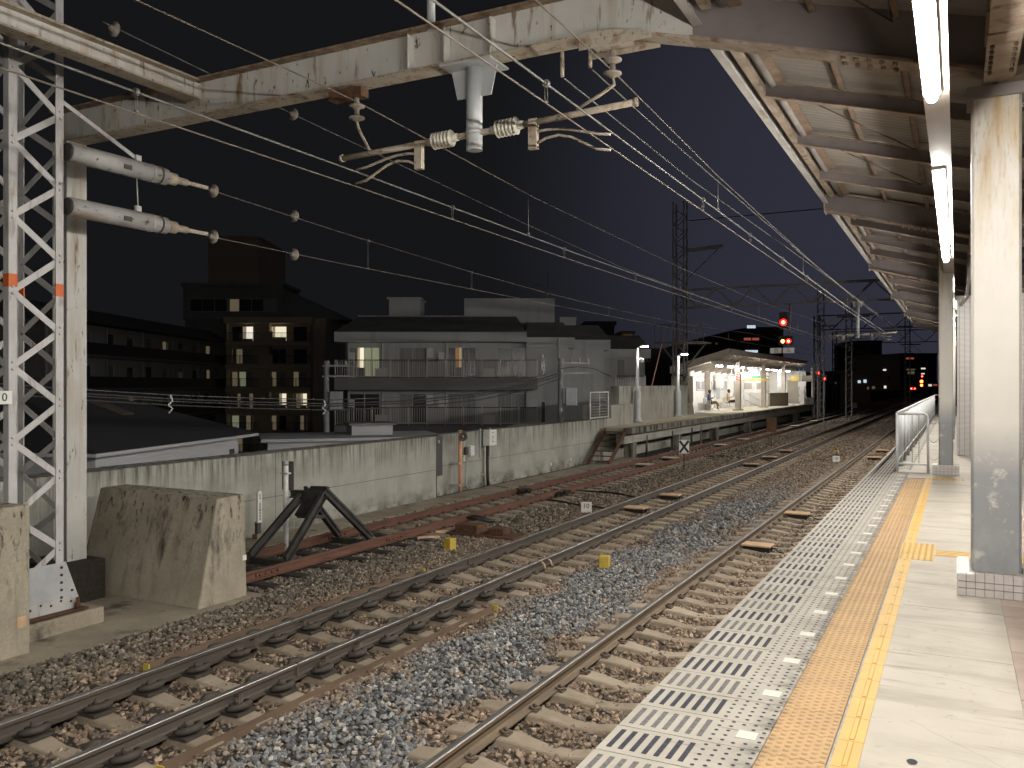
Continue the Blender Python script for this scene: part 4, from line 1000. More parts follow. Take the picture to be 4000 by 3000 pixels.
sp_ = at(1117, 2157, Z=-1.3); Xp, Yp = sp_.x, sp_.y
t = thing('plate_post', 'slim white post with a dark square plate before the buffer stop', 'post', (Xp, Yp, -1.35))
MB().tube([(0,0,0),(0,0,1.58)], 0.045, 12).build('post', MT['paint_white'], t)
MB().tube([(0,0,1.55),(0,0,1.63)], 0.049, 12).build('cap', MT['zinc'], t)
MB().box(-0.13,0.05,1.12,0.13,0.055,1.62).build('plate', MT['slot_worn'], t)
MB().box(-0.075,-0.055,1.40,0.075,0.05,1.43).build('clamp', MT['zinc'], t)
t = thing('distance_post', 'short white post with black vertical lettering by the wall', 'post', (-11.75, 12.35, -1.36))
MB().prism([(-0.055,0.35),(0.055,0.35),(0.055,0.92),(0,0.96),(-0.055,0.92)], 0, -0.02, 0.02).build('plate', MT['paint_white'], t, (0.03,0,0))
MB().box(-0.035,-0.05,0,0.035,0.05,0.36).build('stake', MT['slot_worn'], t, bevel=0.005)
MB().box(-0.06,-0.085,-0.01,0.06,0.085,0.14).build('base', MT['slab'], t)
for k, ch in enumerate('E4-00M000'): text(ch, 0.07, (0.053,0,0.86-k*0.055), FX, MT['paint_black'], t)
def block(label, p, s=0.16, h=0.2):
    mb = MB().box(-s/2,-s/2,-0.1,s/2,s/2,h)
    tag(mb.build('marker_block', MT['paint_yellow'], None, p, random.uniform(-0.3,0.3), bevel=0.01), label, 'marker block', 'yellow marker blocks in the ballast')
block('yellow marker block in the ballast between siding and middle track', (-8.02,13.18,-1.33))
block('yellow marker block beside the dark grey ballast strip', (-5.0,12.95,-1.33))
for n_, (px, py, lab) in enumerate(((3266,1770,'small yellow marker block just behind the white 10 plate'),(3363,1715,'farthest small yellow marker block beside the platform track'))):
    q = at(px, py, Z=-1.3); block(lab, (q.x,q.y,-1.33), 0.2, 0.14)
def number_plate(label, px, py, s, w, h, Z=-1.3, up=0.0):
    q = at(px, py, Z=Z)
    t = thing('number_marker', label, 'marker', (q.x, q.y, Z))
    t.rotation_euler = (0, 0, YAW*0.6)
    MB().box(-w/2,-0.02,-0.08,w/2,0.03,h).build('plate', MT['paint_white'], t, bevel=0.006)
    text(s, h*0.78, (0,-0.022,h*0.5), FN, MT['paint_black'], t)
number_plate('white stone marker reading 10 beside the middle track', 2290, 1993, '10', 0.24, 0.19)
number_plate('white stone marker reading 10 beside the platform track', 3266, 1801, '10', 0.26, 0.19)
number_plate('white board reading 35 in the dark beyond the platform end', 3338, 1590, '35', 0.5, 0.42, -0.85)
q = at(2672, 1833, Z=-1.3)
t = thing('cross_marker', 'white square board with a black cross on a rusty stake', 'marker', (q.x, q.y, -1.36), YAW*0.8)
MB().tube([(0,0,0),(0,0,0.72)], 0.018, 8).build('stake', MT['rust'], t)
MB().box(-0.17,-0.03,0.60,0.17,-0.015,1.06).build('board', MT['paint_white'], t)
for s in (-1,1): MB().bar((-0.15*s,-0.034,0.63),(0.15*s,-0.034,1.03),0.006,0.075, up=(0,0,1)).build('cross_bar', MT['paint_black'], t)
q = at(3013, 1745, Z=-1.3)
t = thing('dark_marker', 'dark square board on a stake beside the distant siding', 'marker', (q.x, q.y, -1.36), YAW*0.8)
MB().tube([(0,0,0),(0,0,0.9)], 0.02, 8).build('stake', MT['rust'], t); MB().box(-0.22,-0.03,0.75,0.22,-0.015,1.4).build('board', MT['rust'], t)
# boards lying across the rails (cable covers)
def cover(label, x, y, mtl, w=0.50, d=0.34, h=0.09):
    t = thing('cover_board', label, 'cover', (x, y, -1.33), random.uniform(-0.06,0.06), 'cover boards between the rails')
    mb = MB()
    mb.box(-w/2,-d/2,h,w/2,d/2,h+0.035); mb.build('lid', mtl, t, bevel=0.008)
    mb = MB()
    for k in range(2): mb.box(-w/2+0.02,-d/2+0.05+k*(d-0.16),0,w/2-0.02,-d/2+0.11+k*(d-0.16),h)
    mb.build('bearer', MT['rubber'], t)
    MB().tube([(w*0.3,0,h*0.7),(w*0.6,0.05,0.06),(w*0.75,-0.1,0.03),(w*0.95,-0.12,0.02)], 0.012, 5).build('cable', MT['rubber'], t)
for x, y, lab in ((-6.55,18.95,'brown cover board nearest the 10 stone on middle track'),(-6.52,21.55,'second brown cover board along the middle track'),(-6.5,31.2,'third brown cover board along the middle track'),
        (-6.5,34.6,'fourth brown cover board along the middle track'),(-6.5,38.2,'farthest brown cover board along the middle track'),
        (-3.12,15.55,'brown cover board nearest the camera on platform track'),(-3.12,19.75,'second brown cover board on the platform track'),(-2.85,36.2,'third brown cover board on the platform track'),(-2.85,40.2,'farthest brown cover board on the platform track')):
    cover(lab, x, y, MT['board'])
for x, y, lab in ((-9.75,29.3,'white cover board just before the black cross marker'),(-9.75,32.4,'white cover board just beyond the black cross marker'),(-9.75,40.5,'third white cover board along the siding'),(-9.75,45.2,'fourth white cover board along the siding'),
        (-9.75,61,'fifth white cover board along the siding'),(-9.75,70,'sixth white cover board along the siding')):
    cover(lab, x, y, MT['board_white'], 0.7, 0.42)
# junction box, flat boards and cables in the ballast
q = at(1900, 2085, Z=-1.3)
t = thing('junction_box', 'rusty junction boxes on a flat base in the ballast', 'junction box', (q.x,q.y,-1.35))
MB().box(-0.75,-0.3,0,0.75,0.28,0.07).build('base', MT['rust'], t, bevel=0.01)
MB().box(-0.6,-0.2,0.07,-0.1,0.2,0.22).build('box', MT['rust'], t, bevel=0.01); MB().box(0.1,-0.15,0.07,0.45,0.15,0.19).build('box', MT['rust'], t, bevel=0.01)
q = at(1820, 2035, Z=-1.3)
mb = MB()
for k in range(5): mb.tube([(-0.5,-0.2+k*0.05,0.03),(-0.2,-0.1+k*0.06,0.12),(0.2,0.0+k*0.05,0.13),(0.55,0.1+k*0.04,0.05)], 0.02, 5)
tag(mb.build('cable_bundle', MT['rubber'], None, (q.x,q.y,-1.34)), 'black cable bundle lying beside the rusty siding rail', 'cable')
for lab, pts in (('black cable snaking from siding towards the 10 stone', [(2140,1952),(2200,1960),(2260,1972),(2320,1978),(2390,1990)]),('black cable running from the siding joint to middle track', [(2210,1915),(2290,1918),(2370,1922),(2440,1932),(2490,1945)]),
        ('thin black cable between the siding and middle track far along', [(2750,1783),(2820,1780),(2890,1788),(2960,1790),(3010,1800)])):
    P = [at(a,b_,Z=-1.29) for a, b_ in pts]
    tag(MB().tube(P, 0.022, 6).build('ballast_cable', MT['rubber']), lab, 'cable')
for lab, px, py in (('black clamp heap on the far siding rail',2060,1905),('black clamp heap on the near siding rail',2195,1915)):
    q = at(px, py, Z=-1.15); mb = MB()
    for k in range(7): mb.bar((random.uniform(-.3,.3),random.uniform(-.4,.4),random.uniform(0,.05)),(random.uniform(-.3,.3),random.uniform(-.4,.4),random.uniform(.03,.1)),0.07,0.05)
    tag(mb.build('rail_clamp', MT['rubber'], None, (q.x,q.y,-1.24)), lab, 'clamp')
for lab, px, py in (('pale tan timber offcut beside the siding ahead of buffer',1740,2075),('pale tan timber offcut nearer the buffer stop feet',1672,2098)):
    q = at(px, py, Z=-1.3); mb = MB().box(-0.22,-0.05,0,0.22,0.05,0.05)
    tag(mb.build('timber_offcut', MT['board'], None, (q.x,q.y,-1.33), 0.9, bevel=0.006), lab, 'timber')

# ------------------------------------------------------------------ fittings on the set back wall
XW = -12.42
def on_wall(name, label, cat, y, z): return thing(name, label, cat, (XW, y, z))
t = on_wall('wall_cabinet', 'dark grey steel cabinet at the wall step', 'cabinet', 19.45, -1.38)
MB().box(0.0,-0.22,0.55,0.2,0.26,1.62).build('body', MT['slot_worn'], t, bevel=0.01); MB().box(0.2,-0.2,0.58,0.212,0.24,1.58).build('door', MT['slot_worn'], t, bevel=0.004)
MB().box(0.212,0.02,1.42,0.225,0.07,1.5).build('lock', MT['zinc'], t); MB().box(0.02,-0.15,0.0,0.12,0.1,0.55).build('cable_chute', MT['paint_black'], t)
MT['pole_orange'] = mat('pole_orange', (0.80,0.42,0.27), (0.72,0.36,0.22), 5, 0.6)
t = on_wall('loudspeaker_pole', 'orange pole with a black horn loudspeaker by the wall', 'loudspeaker pole', 20.55, -1.38)
MB().tube([(0.25,0,0),(0.25,0,1.70)], 0.055, 14).build('pole', MT['pole_orange'], t)
MB().tube([(0.25,0,1.68),(0.25,0,1.72)], 0.065, 14).build('pole_cap', MT['board'], t)
mb = MB(); mb.lathe([(0.04,-0.2),(0.05,-0.05),(0.08,0.03),(0.125,0.08),(0.128,0.09),(0.10,0.085),(0.05,0.02)], (0.33,-0.04,1.55), (0.75,-0.65,0), 18); h = mb.build('horn', MT['slot_worn'], t)
MB().lathe([(0.035,0.0),(0.03,0.06),(0.0,0.075)], (0.35,-0.06,1.55), (0.75,-0.65,0), 12).build('horn_driver', MT['board'], t)
MB().box(0.30,0.0,0.86,0.36,0.10,1.02).build('switch_box', MT['board_white'], t, bevel=0.006)
for z in (0.18,0.78): MB().box(0,-0.16,z,0.3,-0.05,z+0.05).build('wall_clamp', MT['zinc'], t)
t = on_wall('meter_box', 'small white meter box with a thin conduit below', 'box', 21.3, -1.38)
MB().box(0.03,-0.02,0.95,0.17,0.19,1.23).build('box', MT['paint_white'], t, bevel=0.006); MB().box(0.02,-0.16,0.98,0.1,-0.03,1.2).build('relay', MT['slot_worn'], t, bevel=0.006)
MB().tube([(0.06,-0.08,1.0),(0.06,-0.08,0.12),(0.1,-0.02,0.0)], 0.02, 8).build('conduit', MT['zinc'], t)
t = on_wall('control_box', 'large white control box with black conduits on the wall', 'box', 22.35, -1.38)
MB().box(0.06,-0.17,1.18,0.28,0.27,1.64).build('box', MT['paint_white'], t, bevel=0.01)
for k, z in enumerate((1.28,1.42,1.55)): MB().box(0.28,0.0,z,0.286,0.05,z+0.03).build('latch', MT['slot_worn'], t)
for y in (-0.28,0.32): MB().box(0.0,y-0.03,0.85,0.04,y+0.03,1.68).build('mount_rail', MT['zinc'], t)
for y, r, m_ in ((-0.12,0.025,'board_white'),(0.0,0.04,'rubber'),(0.06,0.03,'rubber')): MB().tube([(0.1,y,1.18),(0.1,y,0.3),(0.1,y+0.04,0.0)], r, 8).build('conduit', MT[m_], t)
for z in (0.3,0.75,1.05): MB().box(0.0,-0.2,z,0.08,0.14,z+0.03).build('conduit_clamp', MT['zinc'], t)
t = on_wall('grid_panel', 'white framed panel of horizontal bars on the wall end', 'panel', 30.9, 0.235)
for y in (0.0,1.95): MB().tube([(-0.1,y,-0.25),(-0.1,y,1.06)], 0.03, 8).build('post', MT['paint_white'], t)
for z in (0.06,1.05): MB().tube([(-0.1,0,z),(-0.1,1.95,z)], 0.025, 8).build('frame_rail', MT['paint_white'], t)
MB().tube([(-0.1,1.0,0.06),(-0.1,1.0,1.05)], 0.02, 8).build('mullion', MT['paint_white'], t)
for k in range(1,9): MB().tube([(-0.1,0,0.06+k*0.11),(-0.1,1.95,0.06+k*0.11)], 0.008, 6).build('bar', MT['zinc'], t)
for lab, px, py in (('small white tag low on the set back wall',2152,1813),('smaller white tag near the wall joint',2230,1795)):
    q = at(px, py, X=XW+0.01); tag(MB().box(0,-0.05,-0.05,0.008,0.05,0.05).build('wall_tag', MT['paint_white'], None, q), lab, 'tag')
# ------------------------------------------------------------------ opposite platform
ZP, XF = -0.10, -11.12
MT['far_floor'] = mat('far_floor', (0.50,0.45,0.35), (0.43,0.385,0.30), 1.2, 0.85, fine=0.15)
MT['far_edge'] = mat('far_edge', (0.27,0.25,0.21), (0.17,0.155,0.13), 2, 0.9, stain=[dict(c=(0.03,0.027,0.022), s=(3,3,0.4), lo=0.47, hi=0.6)])
MT['white_panel'] = mat('white_panel', (0.80,0.78,0.73), (0.74,0.72,0.67), 2, 0.55)
MT['beige_panel'] = mat('beige_panel', (0.36,0.32,0.26), (0.31,0.275,0.22), 2, 0.6)
MT['far_steel'] = mat('far_steel', (0.50,0.44,0.37), (0.40,0.345,0.285), 3, 0.7, stain=[dict(c=RUST, s=(5,5,3), lo=0.6, hi=0.75)])
MT['glass_dark'] = mat('glass_dark', (0.05,0.05,0.052), None, rough=0.15)
MT['far_yellow'] = mat('far_yellow', (0.55,0.42,0.07), (0.48,0.36,0.08), 2, 0.7)
MT['green'] = mat('green', (0.06,0.32,0.14), None, rough=0.6)
MT['sign_grey'] = mat('sign_grey', (0.32,0.33,0.36), None, rough=0.5)
MT['red'] = mat('red', (0.5,0.06,0.04), None, rough=0.6)
MT['blue_seat'] = mat('blue_seat', (0.30,0.42,0.62), None, rough=0.4)
MT['cream_seat'] = mat('cream_seat', (0.62,0.55,0.38), None, rough=0.4)
MT['parapet'] = mat('parapet', (0.46,0.44,0.385), (0.36,0.345,0.30), 0.9, 0.9, bump=0.2, bscale=20, fine=0.2, stain=[dict(c=(0.20,0.185,0.155), s=(2.2,2.2,0.5), lo=0.52, hi=0.72), dict(c=(0.10,0.095,0.08), s=(4,4,0.7), lo=0.46, hi=0.64, z=(0.9,1.6))])
fp = MB().box(-16.5,31.7,-0.32,XF,79.5,ZP).build('opposite_platform', [MT['far_floor']]); fp['kind'] = 'structure'
ys = [31.6]
while ys[-1] < 79: ys.append(min(79.6, ys[-1]+random.uniform(1.9,2.1)))
for a, b_ in zip(ys[:-1], ys[1:]):
    MB().box(XF-0.3,a+0.01,-0.30,XF+0.035+random.uniform(-0.01,0.01),b_-0.01,ZP+0.012).build('edge_slab', MT['far_edge'], fp)
for k in range(36): MB().box(XF-0.80,35+k*1.2,ZP+0.001,XF-0.62,35+k*1.2+1.12,ZP+0.008).build('tactile_strip', MT['far_yellow'], fp)
MB().box(-11.75,31.7,-0.72,-11.42,79.5,-0.36).build('edge_girder', MT['parapet'], fp)
for y in (33.0,39.4,46.5,55,64,73):
    MB().box(-11.85,y-0.22,-1.42,-11.45,y+0.22,-0.66).build('support_post', MT['far_edge'], fp)
for y in (34.4,38.0,41.2,42.9): MB().tube([(-11.42,y,-1.4),(-11.42,y,-0.5)], 0.05, 8).build('cable_pipe', MT['far_edge'], fp)
MB().box(-16.5,31.7,-1.42,-12.3,79.5,-0.325).build('under_fill', MT['parapet'], fp)
# steps at the near end
st = thing('steel_steps', 'rusty steel steps climbing to the end of the opposite platform', 'steps', (-11.7, 29.8, -1.38)); so_ = (11.7,-29.8,1.38)
for k in range(7):
    z = -1.24+k*0.17; y = 30.0+k*0.24
    MB().box(-12.15,y-0.12,z-0.02,-11.35,y+0.12,z).build('tread', MT['rust'], st, so_)
for x in (-12.17,-11.33): MB().bar((x,29.75,-1.36),(x,31.65,-0.16),0.03,0.2).build('stringer', MT['rust'], st, so_)
# parapet walls and concrete pier
par = thing('platform_parapet', 'weathered concrete parapet behind the two lamp posts', 'wall', (-13.4, 35.7, -1.4)); po_ = (13.4,-35.7,1.4)
for a, b_ in ((35.7,40.2),(40.2,42.3),(42.3,46.6)):
    MB().box(-13.7,a+0.01,-1.4,-13.1+random.uniform(-0.02,0.02),b_-0.01,1.52).build('wall_panel', MT['parapet'], par, po_, bevel=0.02)
MB().box(-13.7,33.0,-1.42,-12.44,35.69,0.75).build('wall_return', MT['parapet'], par, po_, bevel=0.02)
pier = thing('mast_pier', 'tall concrete pier carrying the distant lattice mast', 'pier', (-13.95, 48.4, ZP)); pio = (13.95,-48.4,-ZP)
MB().box(-14.45,47.9,0.55,-13.45,48.9,2.05).build('pier_shaft', MT['buttress'], pier, pio, bevel=0.03)
MB().hexa([(-14.5,47.8,ZP),(-13.4,47.8,ZP),(-13.4,49,ZP),(-14.5,49,ZP)], [(-14.4,47.95,0.55),(-13.5,47.95,0.55),(-13.5,48.9,0.55),(-14.4,48.9,0.55)]).build('pier_base', MT['slab'], pier, pio)
# lamp posts
MT['street_head'] = mat('street_head', (1.0,0.97,0.88), emit=260.0)
for x, y, zt, lab in ((-12.85,37.4,3.25,'pale lamp post nearer the platform steps, head lit'),(-12.9,44.0,3.1,'pale lamp post nearer the concrete pier, head lit')):
    t = thing('lamp_post', lab, 'lamp post', (x, y, ZP), group='lamp posts on the opposite platform')
    MB().lathe([(0.26,0),(0.26,0.05),(0.16,0.12),(0.145,0.2),(0.145,1.35),(0.075,1.42),(0.06,zt-ZP)], (0,0,0), (0,0,1), 14).build('pole', MT['zinc'], t)
    MB().tube([(0,0,zt-ZP-0.05),(0.12,0,zt-ZP+0.05),(0.28,0,zt-ZP+0.06)], 0.03, 8).build('arm', MT['zinc'], t)
    MB().box(0.15,-0.09,zt-ZP+0.05,0.5,0.09,zt-ZP+0.12).build('lamp_head', MT['zinc'], t)
    MB().box(0.2,-0.07,zt-ZP+0.028,0.48,0.07,zt-ZP+0.049).build('lamp_lens', MT['street_head'], t)
    if y < 40: MB().lathe([(0.04,0),(0.10,0.06),(0.12,0.14),(0.08,0.2)], (0.12,-0.05,zt-ZP-0.55), (0.8,-0.5,-0.2), 12).build('loudspeaker', MT['paint_white'], t)

# ------------------------------------------------------------------ platform shelter
sh = thing('platform_shelter', 'white walled platform shelter with a sloping lit roof', 'shelter', (-14.95, 51.5, ZP)); sho = (14.95,-51.5,-ZP)
XWL = -14.95; Y0S, Y1S = 51.5, 80.5
def zroof(x): return 3.38 + (x+11.9)*0.29
def win(px0, px1, py0, py1):
    a = at(px0,py1,X=XWL); b_ = at(px1,py0,X=XWL); return a.y, b_.y, a.z, b_.z
wins = [win(2721,2751,1492,1521),win(2779,2799,1493,1520),win(2817,2837,1493,1519)]
y = 53.7
while y < 66:
    MB().box(XWL-0.08,y+0.012,ZP,XWL,min(66,y+1.8)-0.012,2.05).build('wall_panel', MT['white_panel'], sh, sho)
    MB().box(XWL-0.08,y+0.012,2.075,XWL,min(66,y+1.8)-0.012,2.75).build('wall_panel', MT['white_panel'], sh, sho)
    y += 1.8
MB().box(XWL-0.3,53.7,ZP,XWL-0.081,80,2.7).build('wall_core', MT['beige_panel'], sh, sho)
for (ya, yb, za, zb) in wins:
    w = MB().box(XWL+0.001,ya,za,XWL+0.02,yb,zb).build('window', MT['glass_dark'], sh, sho)
    mb = MB()
    for k in range(7): mb.box(XWL+0.02,ya,za+(zb-za)*k/7,XWL+0.035,yb,za+(zb-za)*k/7+0.03)
    mb.box(XWL+0.02,(ya+yb)/2-0.03,za,XWL+0.04,(ya+yb)/2+0.03,zb); mb.build('louvre', MT['white_panel'], w)
    mb = MB(); 
    for (a, b_, c, d) in ((ya-.08,za-.08,yb+.08,za),(ya-.08,zb,yb+.08,zb+.08),(ya-.08,za,ya,zb),(yb,za,yb+.08,zb)): mb.box(XWL+0.002,a,b_,XWL+0.05,c,d)
    mb.build('frame', MT['zinc'], w)
# farther rooms
MB().box(-15.0,66,ZP,-14.3,76,2.7).build('wall_panel', MT['white_panel'], sh, sho)
for px0, px1 in ((2908,2936),(2955,2979)):
    a = at(px0,1520,X=-14.29); b_ = at(px1,1496,X=-14.29)
    MB().box(-14.298,a.y,a.z,-14.27,b_.y,b_.z).build('window', MT['beige_panel'], sh, sho)
MB().box(-15.2,76,ZP,-13.6,83,2.7).build('wall_panel', MT['white_panel'], sh, sho)
MB().box(-14.25,73.5,ZP,-14.2,75.6,2.3).build('shutter', MT['beige_panel'], sh, sho)
MB().box(-14.2,79.0,ZP,-11.75,79.2,2.75).build('end_wall', MT['white_panel'], sh, sho); MB().box(-13.3,78.96,ZP,-12.4,78.99,1.95).build('door', MT['beige_panel'], sh, sho)
# roof
mb = MB(); mb.hexa([(-15.6,Y0S,zroof(-15.6)),(-11.9,Y0S,zroof(-11.9)),(-11.9,Y1S,zroof(-11.9)),(-15.6,Y1S,zroof(-15.6))],[(-15.6,Y0S,zroof(-15.6)+0.12),(-11.9,Y0S,zroof(-11.9)+0.12),(-11.9,Y1S,zroof(-11.9)+0.12),(-15.6,Y1S,zroof(-15.6)+0.12)]); mb.build('roof', MT['far_steel'], sh, sho)
MB().box(-11.92,Y0S-0.02,zroof(-11.9)-0.03,-11.82,Y1S,zroof(-11.9)+0.30).build('fascia', MT['far_steel'], sh, sho)
mb = MB(); ibeam(mb, (-15.6,Y0S-0.05,zroof(-15.6)-0.06), (-11.95,Y0S-0.05,zroof(-11.95)-0.06), 0.42, 0.12, 0.03, 0.03, 0, 0); mb.build('gable_beam', MT['far_steel'], sh, sho)
y = Y0S+1.4
while y < Y1S:
    mb = MB(); ibeam(mb, (-15.5,y,zroof(-15.5)-0.16), (-11.95,y,zroof(-11.95)-0.16), 0.16, 0.1, 0.02, 0.012, 0, 0); mb.build('rafter', MT['far_steel'], sh, sho); y += 1.75
for y in (56.15,64.4,72.5):
    c = MB().box(-12.68,y-0.16,ZP,-12.36,y+0.16,zroof(-12.5)-0.16).build('column', MT['far_steel'], sh, sho)
    MB().box(-12.8,y-0.28,ZP,-12.24,y+0.28,ZP+0.1).build('column_foot', MT['far_steel'], c)
for y in (57.3,66.1): MB().box(-14.9,y-0.16,ZP,-14.58,y+0.16,zroof(-14.7)-0.16).build('column', MT['far_steel'], sh, sho)
MB().box(-13.05,51.6,2.78,-12.75,Y1S-0.5,2.98).build('light_trough', MT['white_panel'], sh, sho)
MB().tube([(-11.25,79.3,-1.3),(-11.25,79.3,3.2)], 0.06, 8).build('end_pipe', MT['far_steel'], sh, sho)
mb = MB()
for k in range(4): mb.bar((-12.40,55.985,1.85+k*0.16),(-12.64,55.985,1.95+k*0.16),0.005,0.06)
mb.build('stripe_band', MT['red'], sh, sho)
# shelter lamps
LM = (MB().box(-0.06,0,-0.05,0.06,1.15,0.0).mesh('diffuser', MT['lamp_far']), MB().box(-0.09,-0.03,0,0.09,1.18,0.05).mesh('housing', MT['paint_white']))
ord_ = ['first','second','third','fourth','fifth','sixth','seventh','eighth','ninth','tenth']
for k in range(10):
    t = thing('shelter_lamp', 'short lit ceiling lamp, %s from the near end of shelter' % ord_[k], 'lamp', (-12.9, 52.2+k*3.0, 2.73), group='ceiling lamps of the platform shelter')
    inst('diffuser', LM[0], t); inst('housing', LM[1], t)
t = thing('shelter_lamp', 'small lit lamp hanging low beside the striped column', 'lamp', (-12.95, 58.0, 2.35), group='ceiling lamps of the platform shelter'); inst('diffuser', LM[0], t); inst('housing', LM[1], t)
# signs
def sign(name, label, px0, py0, px1, py1, Y, mtl, extra=None):
    a = at(px0,py1,Y=Y); b_ = at(px1,py0,Y=Y)
    t = thing(name, label, 'sign', ((a.x+b_.x)/2, Y, a.z)); w = b_.x-a.x; h = b_.z-a.z
    MB().box(-w/2,-0.04,0,w/2,0.04,h).build('board', mtl, t)
    for s in (-1,1): MB().tube([(s*w*0.35,0,h),(s*w*0.35,0,max(h+0.15,2.9-a.z))], 0.02, 6).build('hanger', MT['zinc'], t)
    return t, w, h
t, w, h = sign('platform_sign', 'hanging platform sign with a white 6 on grey', 2937, 1434, 2971, 1477, 60, MT['white_panel'])
MB().box(-w*0.38,-0.05,h*0.36,w*0.38,-0.041,h*0.96).build('number_field', MT['sign_grey'], t); text('6', h*0.6, (0,-0.056,h*0.66), FN, MT['paint_white'], t, ext=0.004)
MB().box(-w/2,-0.05,0.0,w/2,-0.041,h*0.2).build('green_band', MT['green'], t)
t, w, h = sign('direction_sign', 'long white hanging sign with a yellow lower band', 2884, 1466, 2936, 1487, 62, MT['white_panel'])
MB().box(-w/2,-0.05,-0.01,w*0.5+1.2,-0.041,h*0.35).build('yellow_band', MT['far_yellow'], t)
t, w, h = sign('warning_sign', 'red and white lettered warning board behind striped column', 2847, 1471, 2912, 1482, 59, MT['white_panel'])
for k in range(6): MB().box(-w/2+0.06+k*w/6,-0.05,h*0.2,-w/2+k*w/6+w/6*0.75,-0.041,h*0.8).build('lettering', MT['red'], t)
t, w, h = sign('route_board', 'brown framed board hanging near the platform end', 3088, 1467, 3128, 1490, 75, MT['beige_panel'])
MB().box(-w*0.45,-0.05,h*0.1,w*0.3,-0.041,h*0.85).build('picture_field', MT['far_yellow'], t)
t, w, h = sign('dark_board', 'dark board hanging at the far shelter end', 3132, 1467, 3172, 1490, 76, MT['far_steel'])
# stair parapet, mirror, posts, racks
sp2 = thing('stair_parapet', 'low white and beige walled stairwell inside the shelter', 'stairwell', (-13.6, 68, ZP)); s2 = (13.6,-68,-ZP)
MB().box(-14.3,67.9,ZP,-12.75,68.05,0.95).build('end_wall', MT['white_panel'], sp2, s2); MB().hexa([(-12.85,67.7,ZP),(-12.7,67.7,ZP),(-11.95,71.4,ZP),(-12.1,71.4,ZP)],[(-12.85,67.7,0.92),(-12.7,67.7,0.92),(-11.95,71.4,0.92),(-12.1,71.4,0.92)]).build('side_wall', MT['beige_panel'], sp2, s2)
for dz in (0.2,0.75): MB().tube([(-14.2,66.2,ZP+dz+0.3),(-13.5,67.6,ZP+dz-0.25 if dz > 0.5 else ZP+0.02)], 0.025, 6).build('handrail', MT['zinc'], sp2, s2)
a = at(2801,1558,X=-14.9); b_ = at(2811,1515,X=-14.9)
t = tag(MB().box(-14.93,a.y,a.z,-14.88,b_.y,b_.z).build('wall_mirror', MT['zinc'], bevel=0.01), 'tall narrow mirror on the shelter wall between the seated people', 'mirror')
t = thing('brochure_rack', 'wire brochure rack at the far end of the opposite platform', 'rack', (-11.7, 76.5, ZP))
for x in (-0.25,0.25):
    for y in (-0.25,0.25): MB().tube([(x,y,0),(x,y,1.5)], 0.02, 6).build('leg', MT['paint_black'], t)
for z in (0.25,0.8): MB().box(-0.24,-0.24,z,0.24,0.24,z+0.4).build('leaflets', MT['white_panel'], t)
MB().box(0.4,-0.2,0,1.0,0.6,0.55).build('bin', MT['black_steel'], t)
a = at(2830,1500,X=-14.2)
t = tag(MB().box(-14.75,a.y-0.3,1.35,-14.35,a.y+0.3,2.3).build('wall_unit', MT['white_panel'], bevel=0.01), 'white wall unit above the second seated person', 'unit')

# benches: shell seats on a tube frame
def bench(label, y0, cols):
    t = thing('bench', label, 'bench', (-14.35, y0, ZP))
    MB().tube([(0,-0.25,0.36),(0,0.55*len(cols)-0.3,0.36)], 0.025, 8).build('beam', MT['zinc'], t)
    for k, c in enumerate(cols):
        mb = MB(); pr = [(-0.26,0.82),(-0.24,0.62),(-0.2,0.46),(-0.08,0.41),(0.1,0.41),(0.22,0.44),(0.22,0.42),(0.1,0.385),(-0.1,0.385),(-0.23,0.43),(-0.28,0.62),(-0.30,0.82)]
        mb.prism(pr, 1, k*0.55-0.22, k*0.55+0.22); mb.build('seat', c, t, bevel=0.01)
    for y in (-0.1, 0.55*len(cols)-0.45):
        MB().tube([(0.0,y,0.37),(0.02,y,0.2),(0.2,y,0.01)], 0.018, 6).build('leg', MT['zinc'], t); MB().tube([(0.0,y,0.37),(-0.02,y,0.2),(-0.2,y,0.01)], 0.018, 6).build('leg', MT['zinc'], t)
    return t
y1 = at(2770, 1560, X=-14.3).y; y2 = at(2845, 1560, X=-14.3).y
bench('cream and blue shell seat bench nearer the concrete pier', y1-0.05, [MT['cream_seat'], MT['blue_seat'], MT['blue_seat'], MT['blue_seat']])
bench('cream shell seat bench under the second seated person', y2-0.05, [MT['cream_seat'], MT['cream_seat']])
MT['skin'] = mat('skin', (0.55,0.36,0.27), None, rough=0.5); MT['hair'] = mat('hair', (0.02,0.014,0.012), None, rough=0.5)
MT['jacket_navy'] = mat('jacket_navy', (0.035,0.035,0.06), (0.05,0.05,0.08), 20, 0.8); MT['trousers_olive'] = mat('trousers_olive', (0.20,0.15,0.06), (0.17,0.125,0.05), 20, 0.85)
MT['coat_beige'] = mat('coat_beige', (0.42,0.32,0.20), (0.36,0.27,0.17), 20, 0.85); MT['trousers_black'] = mat('trousers_black', (0.02,0.025,0.025), None, rough=0.85)
MT['shoe'] = mat('shoe', (0.6,0.6,0.58), None, rough=0.6)
